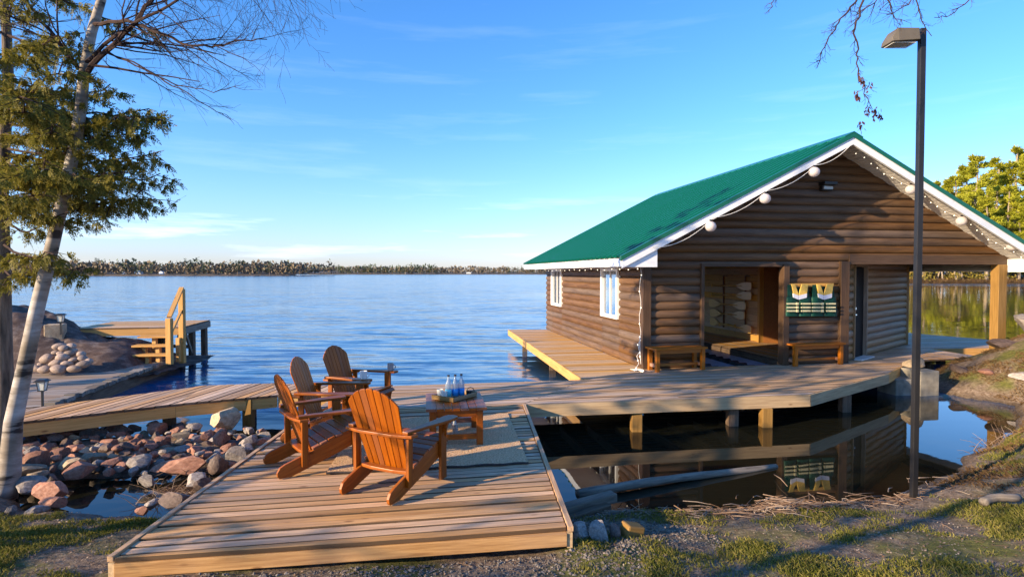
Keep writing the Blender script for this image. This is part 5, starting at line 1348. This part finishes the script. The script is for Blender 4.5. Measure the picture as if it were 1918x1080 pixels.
limbs = [cl(155,60,6.0),cl(120,120,5.4),cl(160,185,6.3),cl(215,165,6.2),cl(280,205,6.4),cl(290,215,6.1),cl(255,255,6.4),cl(300,295,6.2),cl(305,330,6.5),cl(290,375,6.3),
         cl(270,365,6.2),cl(230,330,6.0),cl(160,330,5.6),cl(180,260,5.8),cl(120,400,6.0),cl(160,500,6.3),cl(95,470,5.8),cl(70,430,6.5),cl(60,360,5.4),cl(90,300,5.2),cl(110,230,5.5),cl(60,180,5.2),cl(95,60,5.6),cl(50,510,6.2),cl(285,300,6.9),cl(200,410,6.9)]
cedar((-5.75,6.55), -.32, 7.4, limbs, (20,3.2,7.4,1.9), 'cedar with dark olive hanging sprays behind the birch, at the left', (.25,0), .11, seed=11)
# trees just outside the picture whose shade falls on the dock
cedar((-6.6,3.35), -.05, 6.3, [], (40,.9,6.3,1.75), 'cedar left of the picture, shading the chairs', (0,0), .14, seed=12, dens=.6)
cedar((-13.6,8.3), .2, 5.2, [], (34,.8,5.2,1.8), 'small cedar beyond the left edge, shading the low dock', (0,0), .12, seed=13, dens=.8)
cedar((-7.5,-1.2), 0, 7.5, [], (34,1.6,7.5,2.3), 'cedar behind the camera on the left, shading the near bank', (0,0), .14, seed=14, dens=.42)
random.seed(21)
# bare twigs
def grow(mb, p, d, L, r, lev, droop=.0, spread=.6, seg=5, kids=(5,4,3), leaf=None):
    pts=[p]; rd=[r]; dd=d.copy()
    for i in range(seg):
        dd = (dd+V3(ru(-1,1),ru(-1,1),ru(-1,1))*.16+V3(0,0,-droop)).normalized(); p = p+dd*(L/seg); pts.append(p); rd.append(max(.0012,r*(1-.75*(i+1)/seg)))
    mb.tube(pts,rd,4 if lev>1 else 3,cap=False)
    if lev <= 0:
        if leaf is not None and rnd()<.8:
            for _ in range(random.randint(1,4)):
                a=V3(ru(-.5,.5),ru(-.5,.5),-1).normalized(); leaf.leaf(pts[-1],a,V3(ru(-1,1),ru(-1,1),.2).normalized(),ru(.03,.06),ru(.008,.016))
        return
    for k in range(kids[lev-1]):
        f_ = (k+rnd())/kids[lev-1]*.85+.12; i=min(seg-1,int(f_*seg)); q=pts[i].lerp(pts[i+1],f_*seg-i); ax=(pts[i+1]-pts[i]).normalized()
        s = ax.cross(V3(ru(-1,1),ru(-1,1),ru(-1,1))).normalized(); nd=(ax*(1-spread*.4)+s*spread).normalized()
        grow(mb,q,nd,L*ru(.42,.7)*(1-.35*f_),rd[i]*.55,lev-1,droop*1.2,spread,seg,kids,leaf)
bt = thing('birch_tree', 'leaning white birch with bare twigs reaching over the water', 'tree', (-5.25,6.15,-.35))
tp = [V3(-5.36,6.12,-.5),V3(-5.28,6.12,-.2)]+[dep(px,py,6.12) for px,py in ((25,790),(44,700),(69,580),(98,460),(121,360),(141,270),(152,200),(158,130),(172,60),(190,0))]+[V3(-4.1,6.1,5.6),V3(-3.9,6.0,7.2),V3(-3.9,5.9,8.8)]
mb = MB(); mb.tube(tp,[.125,.10,.082,.073,.067,.062,.058,.056,.054,.050,.046,.042,.036,.026,.012],16); mb.build('trunk', M['birch'], bt, smooth=True)
mb = MB()
def limb(pp, r0, r1, kids=14, L=.5, lev=2, droop=.03, spread=.65, kk=(4,3,3)):
    n_=len(pp); fine=[]
    for i in range(n_-1):
        for j in range(4): fine.append(pp[i].lerp(pp[i+1],j/4)+V3(ru(-1,1),ru(-1,1),ru(-1,1))*.012)
    fine.append(pp[-1]); m_=len(fine); rad=[r0+(r1-r0)*i/(m_-1) for i in range(m_)]
    mb.tube(fine,rad,6,cap=False)
    for k in range(kids):
        f_=.15+.85*(k+rnd())/kids; i=min(m_-2,int(f_*(m_-1))); q=fine[i]; ax=(fine[i+1]-fine[i]).normalized(); s=ax.cross(V3(ru(-1,1),ru(-1,1),ru(-1,1))).normalized()
        grow(mb,q,(ax*.8+s*spread).normalized(),L*ru(.7,1.3)*(1.1-.4*f_),max(.003,rad[i]*.5),lev,droop,spread,4,kk)
dp_ = lambda l: [dep(a,b,c) for a,b,c in l]
limb(dp_([(150,150,6.1),(200,95,6.0),(245,55,5.9),(283,2,5.8),(320,-70,5.7)]), .030,.014, 12, .9)
limb(dp_([(172,45,6.1),(240,38,5.9),(300,62,5.7),(345,84,5.6),(395,88,5.5),(440,78,5.5),(500,74,5.4)]), .020,.004, 22, .62)
limb(dp_([(160,120,6.1),(205,75,6.0),(262,40,5.8),(330,0,5.6),(420,-60,5.5),(520,-90,5.4)]), .020,.005, 24, .95, 2, .07)
limb(dp_([(185,95,6.1),(250,115,6.0),(300,145,5.9),(350,175,5.8),(400,205,5.8),(432,222,5.8)]), .010,.002, 10, .30, 1, .0, .4, (3,2,2))
limb(dp_([(205,100,6.1),(270,130,5.9),(330,160,5.8),(400,172,5.7),(450,160,5.7)]), .009,.002, 10, .30, 1, .0, .4, (3,2,2))
limb(dp_([(190,0,6.1),(240,-60,5.9),(340,-80,5.6),(440,-70,5.4),(540,-40,5.3)]), .02,.004, 26, .95, 2, .10)
limb(dp_([(150,130,6.1),(110,80,6.0),(70,30,6.0),(30,-20,6.0)]), .024,.01, 12, .8)
limb(dp_([(140,250,6.2),(90,215,6.3),(40,190,6.5),(0,185,6.6)]), .014,.004, 10, .6)
limb([V3(-3.95,6.0,6.4),V3(-3.2,5.6,7.0),V3(-2.4,5.3,7.1)], .02,.005, 14, 1.0, 2)
mb.build('branches', M['barkdark'], bt)
# overhanging bare tree at the right
rt = thing('bare_tree', 'leafless tree whose twigs with dried leaves hang in from the top', 'tree', (6.3,4.6,.0))
mb = MB(); mb.tube([V3(6.3,4.6,-.4),V3(6.25,4.6,1.5),V3(6.1,4.65,3.2),V3(5.8,4.7,4.9),V3(5.3,4.7,6.5)],[.16,.13,.11,.08,.04],12); mb.build('trunk', M['bark'], rt, smooth=True)
mb = MB(); lf = MB()
limb([V3(5.9,4.7,4.6),V3(5.0,4.75,5.2),V3(4.3,4.8,5.1)]+dp_([(1810,-60,4.8),(1700,-50,4.8),(1600,-45,4.8)]), .035,.012, 6, .4, 1)
for pp,r0,kids,L_k,lev in (
    ([(1625,-45,4.8),(1600,5,4.8),(1575,35,4.8),(1556,62,4.8),(1541,95,4.8),(1530,128,4.8)], .009, 20, .11, 1),
    ([(1640,-45,4.8),(1612,18,4.8),(1602,60,4.8),(1607,100,4.8),(1608,140,4.8),(1622,175,4.8),(1634,205,4.8)], .009, 20, .10, 1),
    ([(1650,-40,4.8),(1668,20,4.8),(1690,45,4.8)], .007, 8, .14, 1),
    ([(1690,-50,4.8),(1715,0,4.8),(1725,40,4.8),(1745,68,4.8)], .006, 8, .10, 1),
    ([(1670,-45,4.8),(1640,5,4.8),(1600,30,4.8)], .006, 10, .16, 1),
    ([(1740,-50,4.8),(1700,10,4.8),(1660,28,4.8)], .006, 10, .16, 1),
    ([(1850,-40,4.8),(1808,8,4.8),(1780,28,4.8),(1750,33,4.8)], .005, 9, .08, 1),
    ([(1470,-40,4.8),(1448,5,4.8),(1440,24,4.8)], .004, 6, .06, 1)):
    limb(dp_(pp), r0,.0025, kids, L_k, lev, .02, .7, (3,3,3))
limb(dp_([(1600,-45,4.8),(1540,-60,4.8),(1470,-40,4.8)]), .010,.004, 4, .3, 1)
mb.build('branches', M['barkdark'], rt)
for (px,py,n_) in ((1605,180,22),(1612,145,8),(1638,210,26),(1625,205,18),(1648,215,16),(1613,236,16),(1618,152,10),(1630,158,8)):
    for _ in range(n_):
        p = dep(px+random.gauss(0,3),py+random.gauss(0,5),4.8+ru(-.05,.05)); lf.leaf(p,V3(ru(-.5,.5),ru(-.5,.5),-1).normalized(),V3(ru(-1,1),ru(-1,1),ru(-.3,.3)).normalized(),ru(.02,.045),ru(.005,.012))
lf.build('dried_leaves', M['dryleaf'], rt)

# pines across the right bay
def pine_parts(seed, Ht, nf=1500):
    rs = random.Random(seed); f = MB(); t = MB(); br = MB()
    t.tube([V3(.15*math.sin(k*1.3),.1*math.cos(k),Ht*k/10-.5) for k in range(11)],[.34*(1-.9*k/10)+.03 for k in range(11)],8)
    nb = int(Ht*2.0); per = max(8,int(nf/nb))
    for k in range(nb):
        h = Ht*(.12+.86*(k+rs.random())/nb); rel=(h/Ht-.12)/.88
        L = Ht*.23*(1-rel)**.6*rs.uniform(.55,1.15)*(0.75+.25*min(1,rel*5)); az = rs.uniform(0,6.28)
        a=V3(0,0,h); b=V3(math.cos(az)*L,math.sin(az)*L,h+L*rs.uniform(.0,.22)); br.tube([a,a.lerp(b,.5)-V3(0,0,.1),b],[.07,.05,.02],4,cap=False)
        dd=(b-a).normalized(); s=dd.cross(V3(0,0,1)).normalized()
        for j in range(per):
            g_=rs.uniform(.25,1.05); sp_=L*.30*(1.15-g_*.5); p=a.lerp(b,g_)+s*rs.gauss(0,.6)*sp_+V3(0,0,rs.gauss(.1,.16))
            d=V3(rs.gauss(0,.6)+dd.x*.6,rs.gauss(0,.6)+dd.y*.6,rs.uniform(-.1,1.0)).normalized(); q=d.cross(V3(rs.gauss(0,1),rs.gauss(0,1),rs.gauss(0,1))).normalized()
            LL=rs.uniform(.35,.85); f.leaf(p,d,q,LL,LL*.09)
    return f,t,br
protos=[]
for i in range(4):
    f,t,br = pine_parts(50+i, 20, 14000)
    protos.append([b.build(nm, mm) for b,nm,mm in ((f,'foliage',M['pineleaf']),(t,'trunk',M['palebark']),(br,'branches',M['palebark']))])
kinds = ['bright green white pine','broad pine with drooping lower limbs','tall yellow-green pine','dense rounded pine']
def put_tree(pr, x, y, z, sc, name, lab, cat, grp):
    r = thing(name, lab, cat, (x,y,z), 0, grp); r.rotation_euler=(0,0,ru(0,6.28)); r.scale=(sc[0],sc[0],sc[1])
    for o in pr:
        c_=o.copy(); COL.objects.link(c_); c_.parent=r
    return r
PT = [(1830,290,138,'tallest pine above the roof slope'),(1790,330,146,'pine just left of the tallest one'),(1760,340,160,'pine rising right behind the roof slope'),(1745,345,175,'far pine peeping over the roof slope'),
 (1868,330,150,'pine right of the tallest one'),(1905,278,142,'pine with open upper limbs near the right edge'),(1890,350,136,'low pine in front near the right edge'),(1850,360,134,'bushy pine before the tallest one'),(1930,300,139,'pine cut by the right edge'),(1715,350,150,'pine hidden mostly behind the roof'),
 (1735,380,137,'lower pine seen under the roof edge'),(1960,290,145,'pine beyond the right edge'),(1800,365,135,'squat pine at the shore'),(1700,400,150,'small pine behind the lamp pole'),(1910,380,134,'squat pine at the right edge'),(1870,300,165,'far back pine'),(1810,310,165,'dark pine deep behind'),(1660,380,160,'pine left of the lamp pole, hidden by the gable')]
for k,(px,py,y,lab) in enumerate(PT):
    tp_ = dep(px,py,y); ht = tp_.z-0; s = ht/20; x=tp_.x
    put_tree(protos[k%4], x, y, WZ+.6, (s*ru(.95,1.25), s), 'pine_tree', kinds[k%4]+', '+lab, 'tree', 'pines across the right bay')
# trunks / low trees on the bank
def scrub(seed):
    rs=random.Random(seed); f=MB(); t=MB(); br=MB()
    ln=rs.uniform(-2.2,2.2)
    t.tube([V3(0,0,-.3),V3(ln*.3,0,2),V3(ln*.8,.2,5),V3(ln*1.2,.3,8)],[.22,.17,.12,.05],7)
    for k in range(16):
        h=rs.uniform(2.5,8); a=V3(ln*h/7.5,.1,h); az=rs.uniform(0,6.28); b=a+V3(math.cos(az)*1.6,math.sin(az)*1.6,rs.uniform(.2,1)); br.tube([a,b],[.05,.01],4,cap=False)
        for j in range(34):
            p=a.lerp(b,rs.uniform(.2,1.1))+V3(rs.gauss(0,.4),rs.gauss(0,.4),rs.gauss(0,.35)); d=V3(rs.gauss(0,1),rs.gauss(0,1),rs.gauss(0,1)).normalized(); q=d.cross(V3(rs.gauss(0,1),rs.gauss(0,1),rs.gauss(0,1))).normalized(); LL=rs.uniform(.25,.55); f.leaf(p,d,q,LL,LL*.3)
    return [b.build(nm,mm) for b,nm,mm in ((f,'foliage',M['shrubleaf']),(t,'trunk',M['palebark']),(br,'branches',M['palebark']))]
scr=[scrub(80+i) for i in range(3)]
ORD = ['first','second','third','fourth','fifth','sixth','seventh','eighth','ninth','tenth','eleventh','twelfth','thirteenth','fourteenth']
def shore_label(nm, px):
    if px < 1708: i = int((1710-px)/12.5); return nm+', %s trunk left of the lamp pole across the bay'%ORD[min(13,i)]
    if px < 1862: i = int((px-1706)/12.5); return nm+', %s trunk right of the lamp pole across the bay'%ORD[min(13,i)]
    i = int((px-1855)/12.5); return nm+', %s trunk right of the porch post across the bay'%ORD[min(13,i)]
for k in range(0,26):
    if k%3 == 1: continue
    px=1655+k*12.5+ru(-1.5,1.5); y=133.5+ru(0,4); p=dep(px,520,y)
    nm = ['pale leaning-trunk tree','slim pale-trunk tree','yellow-leafed shore tree'][k%3]
    put_tree(scr[k%3], p.x, y, WZ+.55, (ru(.8,1.15),ru(.75,1.15)), 'shore_tree', shore_label(nm, px),'tree','pale trees on the bank, kind %d'%(k%3+1))
for pr in protos+scr:
    for o in pr: D.objects.remove(o)
# understory mass behind bank trees
mb=MB(); 
for k in range(9000):
    x=ru(60,170); y=ru(137,152); h=abs(random.gauss(0,4.5)); p=V3(x,y,WZ+.6+h); d=V3(random.gauss(0,1),random.gauss(0,1),random.gauss(0,1)).normalized(); q=d.cross(V3(rnd(),rnd(),rnd())).normalized(); LL=ru(.5,1.1); mb.leaf(p,d,q,LL,LL*.3)
for k in range(5000):
    x=ru(60,170); y=ru(132.5,137); h=abs(random.gauss(0,1.5)); 
    if noise.noise(V3(x*.22,0,2)) < -.05: continue
    p=V3(x,y,WZ+.8+h); d=V3(random.gauss(0,1),random.gauss(0,1),random.gauss(0,1)).normalized(); q=d.cross(V3(rnd(),rnd(),rnd())).normalized(); LL=ru(.3,.7); mb.leaf(p,d,q,LL,LL*.3)
o=mb.build('undergrowth',M['shrubleaf']); reg(o,'undergrowth','yellow-green undergrowth between the trees of the right bank',None,'stuff')
mb=MB()
for k in range(9000):
    x=ru(55,175); f_=rnd(); y=131.6+f_*6; 
    h=WZ+.25+f_*.6; L=ru(.3,.9); a_=ru(0,6.28); d=V3(math.cos(a_)*.35,math.sin(a_)*.35,1).normalized(); p=V3(x,y,h); mb.leaf(p,d,V3(1,0,0),L,.07)
o=mb.build('bank_grass',M['bankgrass']); reg(o,'grass','rust-brown grass along the far right bank',None,'stuff')

# far woods
def farwood(pts, dens, hmin, hmax, depth, kind, seed, env=None):
    random.seed(seed); mb=MB()
    for (x0,y0),(x1,y1) in zip(pts,pts[1:]):
        n_=int(math.hypot(x1-x0,y1-y0)*dens)
        for k in range(n_):
            f_=rnd(); bk=rnd()**1.3*depth; x=x0+(x1-x0)*f_; y=y0+(y1-y0)*f_+3+bk
            if not (-1.05*y < x < .3*y): continue
            e=1+.35*noise.noise(V3(x*.012,y*.01,seed))+.4*noise.noise(V3(x*.045,0,seed+5)); h=ru(hmin,hmax)*e; z=WZ+1+bk*.015
            if kind=='e':
                w0=h*ru(.16,.28)
                for j in range(13):
                    f2=j/13; ww=w0*(1-f2*.8); p=V3(x+random.gauss(0,.5)*ww,y+random.gauss(0,.5)*ww,z+h*(.1+.75*f2)); d=V3(random.gauss(0,.7),random.gauss(0,.7),.6).normalized(); mb.leaf(p,d,V3(math.cos(j),math.sin(j),0),h*ru(.14,.24),h*ru(.05,.09))
            else:
                w0=h*ru(.3,.5)
                for j in range(12):
                    p=V3(x+random.gauss(0,.4)*w0,y+random.gauss(0,.4)*w0,z+h*ru(.0,.72)); d=V3(random.gauss(0,.35),random.gauss(0,.35),1).normalized(); mb.leaf(p,d,V3(math.cos(j),math.sin(j),0),h*ru(.16,.30),h*ru(.07,.12))
    return mb
o=farwood(far_a,2.4,7,12.5,110,'b',5).build('woods',M['farbare']); reg(o,'woods','brown leafless woods along the left shore',None,'stuff')
o=farwood(far_a,.7,7,15,110,'e',6).build('woods',M['farever']); reg(o,'woods','dark evergreens scattered in the left shore woods',None,'stuff')
o=farwood(far_b,1.1,9,14,130,'b',7).build('woods',M['farbare']); reg(o,'woods','thin brown line of woods on the farthest shore',None,'stuff')
o=farwood([(-340,985),(-250,972),(-180,960),(-120,970)],.9,11,18,50,'e',8).build('woods',M['farever']); reg(o,'woods','dark evergreens on the farthest shore',None,'stuff')
o=farwood([(-60,980),(60,990)],.35,9,15,40,'e',9).build('woods',M['farever']); reg(o,'woods','evergreen clump on the farthest shore near the boathouse',None,'stuff')
random.seed(99)
for (px,top,w,lab) in ((182,483,3.4,'flat-topped lone pine on the left shore skyline'),(250,483,4.2,'dark spire pine in the middle of the left shore'),(355,487,4.5,'broad evergreen above the left shore woods'),(445,488,5.5,'big round evergreen near the end of the left shore'),(505,491,5,'last tree at the tip of the left shore point')):
    y=486; x=(px-959)/FPX*y; tz=dep(px,top,y).z; r=thing('shore_pine',lab,'tree',(x,y,WZ),0,'tall pines on the left shore')
    mb=MB(); mb.tube([(x,y,WZ),(x,y,tz*.8)],[.35,.12],6); mb.build('trunk',M['bark'],r)
    mb=MB()
    for k in range(170):
        f_=rnd(); z=tz*(.25+.72*f_); ww=w*(1-abs(f_-.5)*1.1); p=V3(x+random.gauss(0,.4)*ww,y+random.gauss(0,.4)*ww,z); d=V3(random.gauss(0,1),random.gauss(0,1),.5).normalized(); mb.leaf(p,d,V3(0,0,1).cross(d).normalized(),ru(1,2),.35)
    mb.build('crown',M['farever'],r)
def cottage(px,y,w,h,lab):
    x=(px-959)/FPX*y; r=thing('cottage',lab,'cottage',(x,y,WZ+1),0,'white cottages on the far shores')
    mb=MB(); mb.box((x,y,WZ+1.4+h/2),(w,w*.7,h)); mb.build('wall',M['white'],r)
    mb=MB(); mb.prism([(x-w*.55,y-w*.4,WZ+1.4+h),(x+w*.55,y-w*.4,WZ+1.4+h),(x,y-w*.4,WZ+1.4+h*1.6)],(0,w*.8,0)); mb.build('roof',M['soffit'],r)
cottage(260,486,5,1.8,'white cottage in the trees on the left shore'); cottage(303,484,3.2,1.6,'small cream cabin right of the white cottage'); cottage(232,484,3.5,1.3,'grey boathouse left of the white cottage')
cottage(560,985,7,2.4,'white cottage at the bend of the far shore'); cottage(878,990,8,1.6,'white boathouse low on the farthest shore'); cottage(762,990,5,2,'tiny cottage in the middle of the farthest shore')
